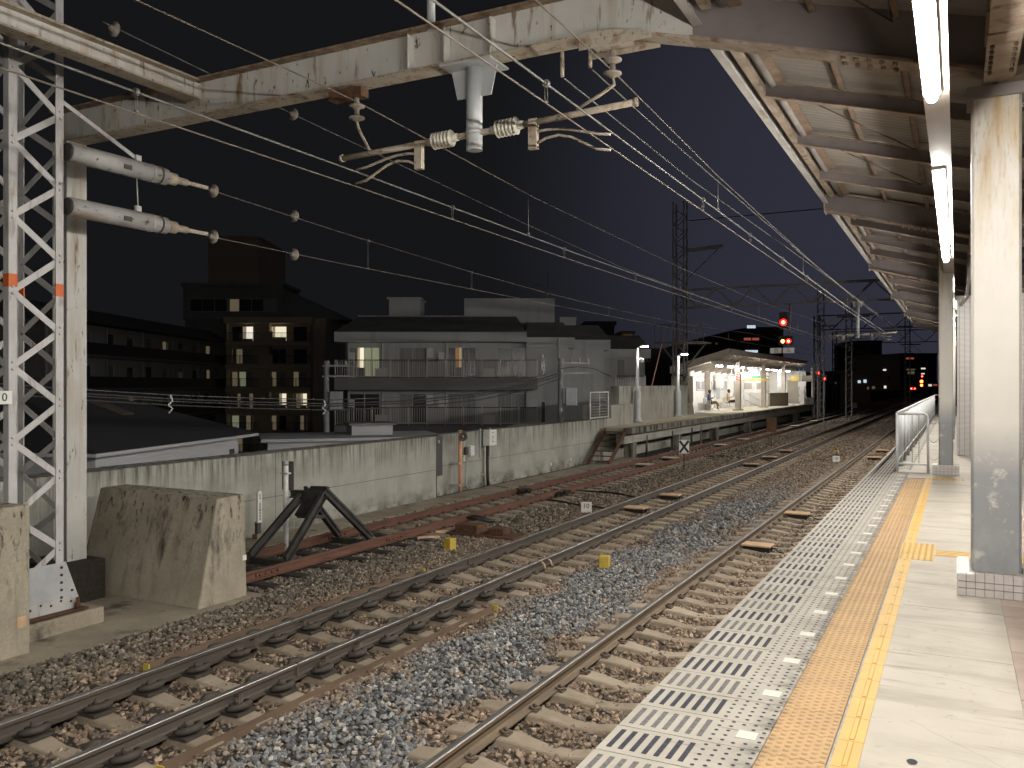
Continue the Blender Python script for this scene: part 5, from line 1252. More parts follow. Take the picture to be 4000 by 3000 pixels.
def person(label, loc, top, bottom, shoe, crossed):
    V = []; Ed = []; Rr = []
    def add(p, r, parent=None):
        V.append(p); Rr.append(r)
        if parent is not None: Ed.append((parent, len(V)-1))
        return len(V)-1
    pel = add((0,0,0.54), 0.15); sp1 = add((-0.03,0,0.72), 0.14, pel); ch = add((-0.02,0,0.92), 0.155, sp1); nk = add((0.02,0,1.09), 0.06, ch)
    hd = add((0.06,0,1.19), 0.085, nk); ht = add((0.06,0,1.30), 0.075, hd)
    for s in (-1,1):
        shd = add((-0.02,s*0.17,1.01), 0.065, ch); el = add((0.0,s*0.22,0.76), 0.05, shd); wr = add((0.26,s*0.09,0.84), 0.034, el); hand = add((0.33,s*0.05,0.89), 0.036, wr)
        hp = add((0.04,s*0.10,0.51), 0.095, pel)
        if crossed and s < 0:
            kn = add((0.46,s*0.02,0.60), 0.066, hp); an = add((0.62,0.07,0.30), 0.042, kn); ft_ = add((0.78,0.08,0.30), 0.036, an)
        else:
            kn = add((0.47,s*0.11,0.50), 0.066, hp); an = add((0.54,s*0.11,0.09), 0.042, kn); ft_ = add((0.70,s*0.12,0.045), 0.038, an)
    me = bpy.data.meshes.new('person'); me.from_pydata(V, Ed, []); me.update()
    tmp = bpy.data.objects.new('tmp', me); COL.objects.link(tmp)
    sk = tmp.modifiers.new('skin', 'SKIN'); 
    for i, r in enumerate(Rr): me.skin_vertices[0].data[i].radius = (r, r)
    me.skin_vertices[0].data[0].use_root = True
    tmp.modifiers.new('sub', 'SUBSURF').levels = 2
    bpy.context.view_layer.update()
    m2 = bpy.data.meshes.new_from_object(tmp.evaluated_get(bpy.context.evaluated_depsgraph_get()))
    bpy.data.objects.remove(tmp, do_unlink=True); m2.name = 'person'
    for m_ in (top, bottom, MT['skin'], shoe): m2.materials.append(m_)
    for p in m2.polygons:
        c = p.center; p.use_smooth = True
        if c.z > 1.08: k = 2
        elif c.x > 0.27 and c.z > 0.74: k = 2
        elif (c.z < 0.115 and c.x > 0.45) or (crossed and c.x > 0.64 and c.z < 0.38): k = 3
        elif c.z < 0.60 and (c.x > 0.08 or c.z < 0.5): k = 1
        elif c.x > 0.14 and c.z < 0.66: k = 1
        else: k = 0
        p.material_index = k
    o = bpy.data.objects.new('person', m2); COL.objects.link(o); o.location = loc; tag(o, label, 'person')
    hr = MB(); hr.lathe([(0.03,0.135),(0.085,0.10),(0.105,0.03),(0.10,-0.06),(0.085,-0.13),(0.03,-0.14)], (0.03,0,1.245), (-0.25,0,1), 14); hr.build('hair', MT['hair'], o)
    MB().lathe([(0.05,-0.045),(0.058,0),(0.04,0.045)], (0.105,0,1.18), (0.9,0,-0.3), 10).build('face_mask', MT['paint_white'], o)
    return o
person('seated person in navy jacket and olive trousers looking at phone', (-14.28, y1-0.05, ZP-0.02), MT['jacket_navy'], MT['trousers_olive'], MT['shoe'], True)
person('seated person in beige coat and black trousers looking at phone', (-14.28, y2-0.05, ZP-0.02), MT['coat_beige'], MT['trousers_black'], MT['paint_black'], True)
for lab, yy in (('dark phone held by the navy jacket person', y1),('dark phone held by the beige coat person', y2)):
    tag(MB().box(-0.006,-0.037,0,0.006,0.037,0.15).build('phone', MT['paint_black'], None, (-13.93, yy-0.05, ZP+0.86)), lab, 'phone')
mb = MB(); mb.prism([(-0.18,0.0),(0.2,0.0),(0.16,0.26),(-0.12,0.28)], 1, -0.06, 0.06)
bg = tag(mb.build('striped_bag', MT['paint_black'], None, (-14.2, y1-0.36, ZP+0.42), bevel=0.02), 'black bag with pale stripes beside the navy jacket person', 'bag')
for k in range(3): MB().box(-0.13+k*0.1,-0.066,0.03,-0.10+k*0.1,-0.061,0.24).build('stripe', MT['paint_white'], bg)
# ------------------------------------------------------------------ masts, gantries and signals beyond
MT['mast_far'] = mat('mast_far', (0.16,0.15,0.15), (0.12,0.11,0.11), 2, 0.7)
fm, fmo = lattice_mast('lattice_mast', 'tall lattice mast rising from the opposite platform pier', -14.3, -13.6, 47.6, 48.3, 2.05, 11.9, 0.95, 0.09, 0.06, MT['mast_far'])
cg = MB()
for z in (3.95,4.95): 
    for (a, b_) in (((-15.3,47.5),(-12.5,47.5)),((-12.5,47.5),(-12.5,49.3)),((-12.5,49.3),(-15.3,49.3)),((-15.3,49.3),(-15.3,47.5))): cg.tube([(a[0],a[1],z),(b_[0],b_[1],z)], 0.03, 6)
for k in range(9): cg.tube([(-15.3+k*0.35,47.5,3.95),(-15.3+k*0.35,47.5,4.95)], 0.02, 6)
cg.build('service_cage', MT['mast_far'], fm, fmo)
MB().box(-15.3,47.5,3.9,-12.5,49.3,3.95).build('cage_floor', MT['mast_far'], fm, fmo)
for x, s in ((-15.2,-1),(-12.6,1)): MB().bar((x,48.4,3.9),(-14.3 if s < 0 else -13.6,48.4,2.7),0.07,0.07).build('cage_strut', MT['mast_far'], fm, fmo)
MB().bar((-13.6,48.3,9.2),(-11.6,48.3,9.3),0.12,0.22).build('arm', MT['mast_far'], fm, fmo); MB().bar((-13.6,48.3,7.6),(-11.9,48.3,9.15),0.06,0.06).build('arm_strut', MT['mast_far'], fm, fmo)
MB().tube([(-13.6,48.4,10.9),(6,48.4,10.95)], 0.03, 6).build('span_wire', MT['mast_far'], fm, fmo)
for x, y in ((-15.5,47.2),(-15.7,47.2)):
    MB().tube([at(2545,1512,Y=46.2), (-14.9,47.9,4.3)], 0.03, 6).build('guy_wire', MT['pole_orange'], fm, fmo); break
def gantry(label, Y, xl, xr, zb, zt, zg, mtl=MT['mast_far'], legs=(1, 1)):
    t = thing('track_gantry', label, 'gantry', (xl, Y, zg)); o = (-xl,-Y,-zg)
    for x, on in ((xl, legs[0]), (xr, legs[1])):
        if not on: continue
        mb = MB()
        for sx in (-0.25,0.25):
            for sy in (-0.25,0.25): mb.box(x+sx-0.04,Y+sy-0.04,zg,x+sx+0.04,Y+sy+0.04,zt)
        k = 0; z = zg
        while z < zt-0.6:
            for sy in (-0.25,0.25): mb.bar((x-0.25,Y+sy,z+(0.6 if k%2 else 0)),(x+0.25,Y+sy,z+(0 if k%2 else 0.6)),0.03,0.05)
            z += 0.6; k += 1
        mb.build('lattice_leg', mtl, t, o)
    for sy in (-0.25,0.25):
        for z in (zb, zt): MB().box(xl,Y+sy-0.04,z-0.04,xr,Y+sy+0.04,z+0.04).build('chord', mtl, t, o)
    x = xl; k = 0; step = zt-zb
    while x < xr-step*0.5:
        for sy in (-0.25,0.25): MB().bar((x,Y+sy,zb if k%2 else zt),(min(xr,x+step),Y+sy,zt if k%2 else zb),0.04,0.06).build('web_bar', mtl, t, o)
        x += step; k += 1
    return t, o
gantry('lattice gantry over the tracks at the opposite platform mast', 47.3, -13.75, 1.3, 5.85, 6.85, -0.1, legs=(0, 1))
gantry('darker lattice gantry beyond the end of the shelter', 84, -11.5, 1.5, 6.6, 7.9, -1.4)
gantry('farthest lattice gantry over the dark tracks', 118, -14, 4, 6.8, 8.3, -1.4)
bracket('distant zinc drop post with two insulator arms over the tracks', -4.5, 47.3, 5.85, 3.95, (3.98,3.82), [(-1,-5.99,-6.25,4.12,4.1),(1,-2.96,-2.65,4.12,4.2)])
for lab, px, y, zt in (('dark mast standing just past the shelter end',3206,70,9.0),('slim dark mast right of the dark shelter mast',3316,75,8.2),('dark mast before the distant brown building',3545,95,8.5)):
    q = at(px, 1500, Y=y)
    t = thing('catenary_mast', lab, 'mast', (q.x, y, -1.4))
    mb = MB(); 
    for s in (-0.22,0.22): mb.box(s-0.05,-0.1,0,s+0.05,0.1,zt+1.4)
    for k in range(int((zt+1.2)/0.5)): mb.bar((-0.22,0,0.1+k*0.5),(0.22,0,0.35+k*0.5),0.03,0.05)
    mb.build('lattice_leg', MT['mast_far'], t); MB().box(-0.9,-0.06,zt+0.2,1.6,0.06,zt+0.34).build('cross_arm', MT['mast_far'], t); MB().box(-0.6,-0.06,zt-1.6,1.2,0.06,zt-1.48).build('cross_arm', MT['mast_far'], t)
MT['sig_red_rim'] = mat('sig_red_rim', (1.0,0.006,0.006), emit=7); MT['sig_amber_rim'] = mat('sig_amber_rim', (1.0,0.35,0.05), emit=5); MT['sig_orange_rim'] = mat('sig_orange_rim', (1.0,0.06,0.006), emit=7)  # emissive colours for the halo painted around the signal lenses
MT['sig_red'] = mat('sig_red', (1.0,0.03,0.015), emit=60); MT['sig_amber'] = mat('sig_amber', (1.0,0.42,0.10), emit=50); MT['sig_orange'] = mat('sig_orange', (1.0,0.16,0.02), emit=45)
def signal(label, px, py, Y, lamps, head_h, post_z, hang=None, post_dx=0.0):
    q = at(px, py, Y=Y); t = thing('rail_signal', label, 'signal', (q.x, Y, q.z))
    for (dx, dz, m_, r) in lamps:
        ln = MB().lathe([(r*0.55,0),(r*0.55,0.02)], (dx,-0.17,dz), (0,-1,0), 14).build('lens', MT[m_], t)
        MB().lathe([(r,0),(r,0.01)], (dx,-0.16,dz), (0,-1,0), 14).build('lens_rim', MT[m_+'_rim'], ln)  # wider glowing ring behind the lens paints its halo, not a lens part
        MB().lathe([(r*1.25,0),(r*1.25,0.14),(r*1.15,0.14),(r*1.15,0.0)], (dx,-0.155,dz), (0,-1,0.05), 12).build('hood', MT['paint_black'], t)
    xs = [l[0] for l in lamps]; zs = [l[1] for l in lamps]
    MB().box(min(xs)-0.22,-0.15,min(zs)-head_h*0.4,max(xs)+0.22,0.1,max(zs)+head_h*0.6).build('backplate', MT['paint_black'], t, bevel=0.02)
    if hang: MB().tube([(0.3,0.2,max(zs)),(0.3,0.2,hang-q.z)], 0.05, 8).build('hanger', MT['mast_far'], t)
    if post_z is not None: MB().tube([(post_dx,0.1,0),(post_dx,0.1,post_z-q.z)], 0.06, 8).build('post', MT['mast_far'], t)
    return t
signal('upper red main signal hung from the lattice gantry', 3062, 1260, 47.1, [(0,0,'sig_red',0.18)], 0.9, None, 5.9)
s2_ = signal('lower signal pair showing amber and red over white plates', 3060, 1334, 47.1, [(0,0,'sig_amber',0.10),(0.29,0,'sig_red',0.13)], 0.5, None, 5.9)
for (x, s) in ((-0.35,'出'),(0.3,'入')):
    MB().box(x-0.3,-0.17,-0.62,x+0.28,-0.15,-0.34).build('plate', MT['paint_white'], s2_)
    text(s, 0.26, (x,-0.175,-0.49), FN, MT['paint_black'], s2_)
signal('low red signal just past the shelter end', 3197, 1457, 77, [(0,0,'sig_red',0.12)], 0.6, -1.4)
signal('second low red signal on a post past the shelter', 3221, 1479, 82, [(0,0,'sig_red',0.12)], 0.6, -1.4)
signal('far orange double signal beside the slim canopy column', 3600, 1490, 150, [(0,0,'sig_orange',0.26),(0,-0.6,'sig_orange',0.22)], 1.2, -1.4)
signal('tiny far red signal left of the orange double signal', 3560, 1518, 150, [(0,0,'sig_red',0.16),(0.5,0,'sig_red',0.14)], 0.5, -1.4)
signal('tiny far red signal above the orange double signal', 3602, 1470, 200, [(0,0,'sig_red',0.2)], 0.5, -1.4)

# ------------------------------------------------------------------ houses behind the wall
MT['apt_wall'] = mat('apt_wall', (0.55,0.55,0.55), (0.48,0.48,0.48), 0.4, 0.85, stain=[dict(c=(0.33,0.33,0.33), s=(1,1,0.15), lo=0.55, hi=0.75)])
MT['row_wall'] = mat('row_wall', (0.62,0.60,0.57), (0.55,0.53,0.5), 0.4, 0.85)
MT['apt_dark'] = mat('apt_dark', (0.26,0.255,0.25), (0.21,0.205,0.20), 0.6, 0.85)
MT['apt_roof'] = mat('apt_roof', (0.13,0.13,0.13), (0.10,0.10,0.10), 0.7, 0.8, stretch=(1,1,4))
MT['apt_brown'] = mat('apt_brown', (0.60,0.50,0.38), (0.52,0.43,0.33), 0.5, 0.85)
MT['rail_metal'] = mat('rail_metal', (0.75,0.69,0.64), None, rough=0.5)
MT['curtain'] = mat('curtain', (0.40,0.40,0.39), (0.28,0.28,0.27), 1.0, 0.9, stretch=(9,9,0.2))
MT['frame_alu'] = mat('frame_alu', (0.55,0.55,0.54), None, rough=0.5)
MT['lit_warm'] = mat('lit_warm', (1.0,0.91,0.68), emit=0.85); MT['lit_white'] = mat('lit_white', (1.0,0.93,0.82), emit=0.9); MT['lit_dim'] = mat('lit_dim', (0.95,0.76,0.48), emit=0.09)
MT['lit_orange'] = mat('lit_orange', (1.0,0.5,0.2), emit=0.07); MT['lit_green'] = mat('lit_green', (0.78,0.85,0.55), emit=0.16); MT['lit_cool'] = mat('lit_cool', (0.75,0.87,1.0), emit=0.8)
MT['lit_curtain'] = mat('lit_curtain', (0.95,0.80,0.55), emit=0.2)
MT['lit_red'] = mat('lit_red', (1.0,0.22,0.12), emit=0.3)
GZ = -7.2
def lx(px, d): return (px-2000.0)/FPX*d
def lz(py, d): return CAMH+(HY-py)/FPX*d
def house(name, label, d, dx=0.0, yaw=None):
    yaw = YAW if yaw is None else yaw
    return thing(name, label, 'building', (-SN*d+CS*dx, CS*d+SN*dx, 0), yaw)
def wall_holes(b, name, x0, x1, z0, z1, y, th, holes, mtl):
    """wall slab facing -y with openings, cut as a grid of boxes"""
    xs = sorted(set([x0,x1]+[h[0] for h in holes]+[h[1] for h in holes])); zs = sorted(set([z0,z1]+[h[2] for h in holes]+[h[3] for h in holes]))
    mb = MB()
    for xa, xb in zip(xs[:-1], xs[1:]):
        for za, zb in zip(zs[:-1], zs[1:]):
            cx, cz = (xa+xb)/2, (za+zb)/2
            if any(h[0] < cx < h[1] and h[2] < cz < h[3] for h in holes): continue
            mb.box(xa,y,za,xb,y+th,zb)
    return mb.build(name, mtl, b)
def window(b, x0, x1, z0, z1, y, panes, fr=0.05):
    mb = MB()
    mb.box(x0,y-0.02,z0,x1,y+0.06,z0+fr); mb.box(x0,y-0.02,z1-fr,x1,y+0.06,z1); mb.box(x0,y-0.02,z0+fr,x0+fr,y+0.06,z1-fr); mb.box(x1-fr,y-0.02,z0+fr,x1,y+0.06,z1-fr)
    n = len(panes); w = mb.build('window', MT['frame_alu'], b)
    for k, p in enumerate(panes):
        xa = x0+fr+(x1-x0-2*fr)*k/n; xb = x0+fr+(x1-x0-2*fr)*(k+1)/n
        if k: MB().box(xa-fr/2,y-0.015,z0+fr,xa+fr/2,y+0.055,z1-fr).build('mullion', MT['frame_alu'], w)
        MB().box(xa+(fr/2 if k else 0),y+0.03,z0+fr,xb-(fr/2 if k < n-1 else 0),y+0.05,z1-fr).build('pane', MT[p], w)
        if p in ('lit_warm','lit_white','lit_dim','lit_orange'):
            cw = (xb-xa)*random.uniform(0.18,0.42); left = random.random() < 0.5; vs = []; m_ = 7
            x_a = xa+fr/2 if left else xb-fr/2-cw
            for q in range(m_+1):
                vs += [(x_a+cw*q/m_, y+0.02+0.008*(q % 2), z0+fr), (x_a+cw*q/m_, y+0.02+0.008*(q % 2), z1-fr)]
            MB().add(vs, [(2*q,2*q+2,2*q+3,2*q+1) for q in range(m_)]).build('drape', MT['lit_curtain' if p != 'lit_dim' else 'curtain'], w, fix=False)
            if p != 'lit_dim' and z1-z0 > 1.2: MB().box(xa+fr/2,y+0.012,z0+fr,xb-fr/2,y+0.018,z0+fr+(z1-z0)*random.uniform(0.1,0.3)).build('sill_clutter', MT['apt_dark'], w)
    return w
def railing(b, x0, x1, z0, z1, y, gap, post, mtl):
    r = MB().box(x0,y-0.03,z1-0.05,x1,y+0.03,z1).build('balcony_rail', MT['black_steel'], b)
    MB().box(x0,y-0.02,z0,x1,y+0.02,z0+0.04).build('bottom_bar', MT['black_steel'], r)
    mb = MB(); x = x0+gap
    while x < x1: mb.box(x-0.012,y-0.012,z0+0.04,x+0.012,y+0.012,z1-0.05); x += gap
    q = mb.build('balusters', mtl, r); q['kind'] = 'stuff'
    n = max(1, round((x1-x0)/post))
    for k in range(n+1): MB().box(x0+(x1-x0)*k/n-0.03,y-0.035,z0,x0+(x1-x0)*k/n+0.03,y-0.02,z1).build('rail_post', mtl, r)
    return r
# the three storey block straight behind the wall
D = 50.0
b = house('apartment_block', 'grey three storey apartment block with long railed balconies', D)
xl, xr = lx(1306,D), lx(2098,D)
zF = [(1.98, 4.05), (-0.77, 1.28), (-3.6, -1.45)]
wx = [(1363,1484),(1556,1667),(1749,1860),(1942,2056)]
panesU = [['curtain','lit_warm','lit_green','lit_green'],['curtain','curtain'],['glass_dark','lit_orange','glass_dark','glass_dark'],['glass_dark','glass_dark']]
panesL = [['glass_dark','glass_dark'],['curtain','glass_dark'],['curtain','curtain'],['curtain','curtain']]
for fi, (zf, zc) in enumerate(zF):
    holes = []; d2 = D+1.4
    for i, (a, c) in enumerate(wx):
        x0, x1 = lx(a,d2), lx(c,d2)
        holes.append((x0,x1,zf+0.05,zf+1.83))
    wall_holes(b, 'wall', xl+0.5, xr, zf, zc, 1.4, 0.2, holes, MT['apt_wall'])
    for i, h in enumerate(holes): window(b, h[0], h[1], h[2], h[3], 1.44, (panesU if fi == 0 else panesL)[i])
    MB().box(xl,-0.0,zf-0.72,xr+0.02,1.7,zf-0.02).build('balcony_slab', MT['apt_dark'], b)
    railing(b, xl+0.05, xr, zf, zf+1.04, 0.06, 0.135, 1.06, MT['rail_metal'])
    for k, x in enumerate((xl+0.75, lx(1680,d2), lx(1725,d2))): MB().box(x-0.17,1.2,zf+0.95+0.25*(k%2),x+0.17,1.39,zf+1.5+0.25*(k%2)).build('water_heater', MT['white_panel'], b)
    for x in (lx(1400,d2)+1.4, lx(1800,d2)+1.7): MB().box(x-0.35,0.95,zf,x+0.35,1.3,zf+0.55).build('air_conditioner', MT['white_panel'], b)
    for x in (lx(1495,d2), lx(1745,d2), xr-0.5): MB().tube([(x,1.32,zf),(x,1.32,zc)], 0.045, 8).build('down_pipe', MT['white_panel'], b)
MB().box(xl,-0.02,4.05,xr-0.6,1.7,4.62).build('roof_fascia', MT['apt_wall'], b)
mb = MB(); mb.hexa([(xl,-0.02,4.62),(xr-0.6,-0.02,4.62),(xr-0.6,9,4.62),(xl,9,4.62)],[(xl+1.1,1.5,5.58),(xr-1.2,1.5,5.62),(xr-1.2,9,5.62),(xl+1.1,9,5.58)]); mb.build('mansard_roof', MT['apt_roof'], b)
MB().box(xl+1.1,1.5,5.62,xr-1.3,9,5.68).build('roof_edge', MT['fascia'], b)
MB().box(xl+0.5,1.62,GZ,xr,9.5,4.6).build('core', MT['apt_wall'], b)
# stepped wings on the right
for (xa, xb, ya, yb, zt) in ((xr-0.6,xr+1.9,1.2,9,4.35),(xr+1.9,xr+4.2,3.0,10,4.3),(xr+4.2,xr+7.3,7.0,14,3.9)):
    MB().box(xa,ya,GZ,xb,yb,zt-0.6).build('wing', MT['apt_wall'], b); MB().box(xa-0.02,ya-0.3,zt-0.6,xb+0.35,yb,zt).build('roof_fascia', MT['apt_wall'], b)
    MB().hexa([(xa,ya-0.3,zt),(xb+0.35,ya-0.3,zt),(xb+0.35,yb,zt),(xa,yb,zt)],[(xa,ya+0.6,zt+0.95),(xb-0.3,ya+0.6,zt+0.95),(xb-0.3,yb,zt+0.95),(xa,yb,zt+0.95)]).build('mansard_roof', MT['apt_roof'], b)
for z in (2.05,-0.75):
    window(b, xr+0.25, xr+0.55, z, z+1.35, 1.15, ['glass_dark'])
    window(b, xr+5.4, xr+6.0, z-0.2, z+1.2, 6.95, ['curtain'])
    railing(b, xr+5.3, xr+7.2, z-0.9, z+0.1, 6.2, 0.16, 0.95, MT['rail_metal'])
MB().tube([(xr+1.3,0.8,GZ),(xr+1.3,0.8,4.3)], 0.06, 8).build('down_pipe', MT['white_panel'], b)
MB().box(lx(1520,55),5.0,5.5,lx(1642,55),7.5,7.0).build('roof_house', MT['apt_wall'], b); MB().box(lx(1512,55),4.9,7.0,lx(1648,55),7.6,7.12).build('roof_slab', MT['apt_wall'], b)
MB().box(lx(1815,57),6.5,5.3,lx(2165,57),12,7.2).build('roof_house', MT['apt_wall'], b); MB().box(lx(2190,57),8,4.8,lx(2255,57),10,6.1).build('roof_house', MT['apt_wall'], b)
t = thing('antenna', 'thin rooftop antenna above the grey apartment block', 'antenna', (-SN*58+CS*lx(2141,58), CS*58+SN*lx(2141,58), 6.7), YAW)
MB().tube([(0,0,0),(0,0,2.3)], 0.025, 6).build('pole', MT['mast_far'], t); MB().tube([(-0.9,0,1.55),(1.0,0,1.5)], 0.02, 6).build('boom', MT['mast_far'], t); MB().tube([(-0.4,0,1.35),(0.5,0,1.3)], 0.015, 6).build('boom', MT['mast_far'], t)
# the six storey block further off
D = 104.0
b = house('apartment_tower', 'brownish six storey apartment block with several lit windows', D)
xl, xr = lx(880,D), lx(1212,D)
ZB = [lz(1333,D), lz(1422,D), lz(1512,D), lz(1598,D), lz(1685,D), lz(1770,D)]
pan = [[['glass_dark','lit_white'],['lit_warm'],['glass_dark']],[['lit_dim','curtain'],['glass_dark','glass_dark'],['glass_dark']],[['lit_dim','lit_green','curtain'],['lit_dim','curtain'],['lit_dim','curtain']],
       [['curtain','lit_dim','curtain','lit_dim'],['curtain','lit_warm'],['lit_dim','lit_warm']],[['lit_green','curtain','lit_dim'],['lit_dim','glass_dark'],['curtain','lit_dim']],[['lit_dim','curtain'],['glass_dark','curtain'],['curtain']]]
wspan = [(905,990),(1060,1120),(1145,1200)]
for i, zf in enumerate(ZB):
    holes = [(lx(a,D+1.4),lx(c,D+1.4),zf+0.05,zf+1.9) for a, c in wspan]
    wall_holes(b, 'wall', xl, xr, zf, zf+2.74-0.02, 1.4, 0.2, holes, MT['apt_brown'])
    for h, p in zip(holes, pan[i]): window(b, h[0], h[1], h[2], h[3], 1.44, p, 0.06)
    MB().box(xl,-0.02,zf-0.55,xr,1.7,zf-0.02).build('balcony_slab', MT['apt_brown'], b)
    railing(b, xl+0.05, xr-0.05, zf, zf+1.05, 0.06, 0.16, 1.7, MT['black_steel'])
    MB().box(lx(1012,D),-0.05,zf,lx(1065,D),0.04,zf+1.2).build('balcony_screen', MT['apt_brown'], b)
    for x in (xl, (xl+xr)/2, xr-0.15): MB().box(x,0.2,zf,x+0.12,1.39,zf+2.2).build('party_screen', MT['apt_brown'], b)
MB().box(xl,1.62,GZ,xr+1.5,14,ZB[0]+2.9).build('core', MT['apt_brown'], b); MB().box(xl-0.2,-0.1,ZB[0]+2.2,xr+0.2,14,ZB[0]+2.9).build('roof_parapet', MT['apt_brown'], b)
x0, x1 = lx(715,D+4), lx(1105,D+4); zt = ZB[0]+2.9
wall_holes(b, 'wall', x0, x1, zt, zt+4.2, 4, 0.2, [(x0+0.8,x1-0.8,zt+1.0,zt+2.6)], MT['apt_dark'])
window(b, x0+0.8, x1-0.8, zt+1.0, zt+2.6, 4.05, ['glass_dark','glass_dark','glass_dark','lit_dim','glass_dark','glass_dark','curtain'])
MB().box(x0-0.3,3.8,zt+4.2,x1+0.3,12,zt+4.6).build('roof_slab', MT['apt_dark'], b); MB().box(x0,4.22,zt,x1,12,zt+4.2).build('penthouse', MT['apt_dark'], b); MB().box(x0+0.1,4.4,GZ,xl,12,zt).build('side_wing', MT['apt_dark'], b)
MB().hexa([(x1,4.2,zt),(x1+8.5,4.2,zt),(x1+8.5,12,zt),(x1,12,zt)],[(x1,4.2,zt+3.9),(x1+5,4.2,zt+1.6),(x1+5,12,zt+1.6),(x1,12,zt+3.9)]).build('stepped_roof', MT['apt_dark'], b)
# long dark block at the left
b = thing('apartment_row', 'long unlit three storey apartment row behind the lattice mast', 'building', (-SN*68+CS*-35.2, CS*68+SN*-35.2, 0), YAW+PI/2)
L = 39.0
for i, zf in enumerate((-1.5, 1.35, 4.2)):
    holes = []
    for k in range(9):
        x = 1.4+k*4.2; holes.append((x,x+1.5,zf+0.5,zf+1.9) if k % 2 else (x,x+1.6,zf+0.05,zf+2.0))
    wall_holes(b, 'wall', 0, L, zf-0.3, zf+2.5, 1.3, 0.2, holes, MT['row_wall'])
    for k, h in enumerate(holes): window(b, h[0], h[1], h[2], h[3], 1.34, ['lit_dim'] if (i, k) in ((2,5),(2,8),(1,8),(0,3)) else ['curtain'] if (k+i) % 3 == 0 else ['glass_dark'], 0.06)
    MB().box(0,0,zf-0.35,L,1.29,zf-0.1).build('balcony_slab', MT['apt_dark'], b); MB().box(0,0,zf-0.1,L,0.1,zf+0.9).build('balcony_front', MT['black_steel'], b)
    for k in range(5): MB().tube([(0.9+k*7.4,0.5,zf-0.1),(0.9+k*7.4,0.5,zf+2.4)], 0.06, 6).build('down_pipe', MT['apt_wall'], b)
MB().box(0,1.52,GZ,L,10,6.7).build('core', MT['apt_dark'], b); MB().hexa([(-0.6,-0.4,6.7),(L+0.6,-0.4,6.7),(L+0.6,11,6.7),(-0.6,11,6.7)],[(-0.6,2.5,8.2),(L+0.6,2.5,8.2),(L+0.6,7,8.2),(-0.6,7,8.2)]).build('roof', MT['apt_roof'], b)
# dark roofed white house just over the wall
MT['town_dark0'] = mat('skylight_frame', (0.10,0.075,0.05), None)
MT['siding'] = mat('siding', (0.50,0.50,0.52), (0.44,0.44,0.46), 1, 0.7, stretch=(1,1,10)); MT['slate'] = mat('slate', (0.035,0.036,0.04), (0.028,0.029,0.032), 4, 0.75, stretch=(1,1,6))
c0 = at(373, 1765, X=-15.2); c1 = at(930, 1702, X=-17.2)
v = Vector((c1.x-c0.x, c1.y-c0.y, 0)); ang = math.atan2(v.y, v.x); L = v.length; ze = (c0.z+c1.z)/2
b = thing('dark_roof_house', 'white sided house with a broad dark roof behind the wall', 'building', (c0.x, c0.y, 0), ang)
MB().box(0,0,GZ,L,8,ze).build('wall', MT['siding'], b)
for k in range(4): MB().box(-0.01,-0.012,ze-0.25-k*0.28,L+0.01,-0.001,ze-0.24-k*0.28).build('siding_joint', MT['zinc'], b)
MB().hexa([(-0.5,-0.35,ze-0.05),(L+0.5,-0.35,ze-0.05),(L+0.5,8.4,ze-0.05),(-0.5,8.4,ze-0.05)],[(-0.5,-0.35,ze+0.02),(L+0.5,-0.35,ze+0.02),(L+0.5,8.4,ze+0.02),(-0.5,8.4,ze+0.02)]).build('eaves', MT['siding'], b)
mb = MB(); mb.add([(-0.5,-0.35,ze+0.03),(L+0.5,-0.35,ze+0.03),(L+0.5,8.4,ze+0.03),(-0.5,8.4,ze+0.03),(2.5,4,ze+1.45),(L-2.6,4,ze+1.55)], [(0,1,5,4),(1,2,5),(2,3,4,5),(3,0,4),(3,2,1,0)]); mb.build('roof', MT['slate'], b)
mb = MB(); mb.hexa([(L*0.50,1.4,ze+0.55),(L*0.58,1.4,ze+0.55),(L*0.58,2.3,ze+0.88),(L*0.50,2.3,ze+0.88)],[(L*0.50,1.4,ze+0.66),(L*0.58,1.4,ze+0.66),(L*0.58,2.3,ze+0.99),(L*0.50,2.3,ze+0.99)]); mb.build('skylight', MT['town_dark0'], b)
MB().box(L*0.72,-0.02,ze-0.95,L*0.78,-0.001,ze-0.6).build('vent', MT['paint_black'], b); MB().box(L*0.92,-0.02,ze-0.95,L*0.96,-0.001,ze-0.35).build('window', MT['glass_dark'], b)
# small flat roofed annexe
c0 = at(1046, 1752, X=-18); b = thing('flat_roof_annexe', 'low white flat roofed annexe between house and grey block', 'building', (c0.x, c0.y, 0), math.radians(45))
MB().box(0,0,GZ,5.2,3,-0.10).build('wall', MT['siding'], b); MB().box(-0.2,-0.2,-0.10,5.4,3.2,-0.01).build('roof_slab', MT['siding'], b); MB().box(2.6,1.2,-0.01,3.9,2.6,0.3).build('roof_box', MT['siding'], b); MB().box(2.5,1.1,0.3,4.0,2.7,0.36).build('roof_cap', MT['apt_dark'], b)
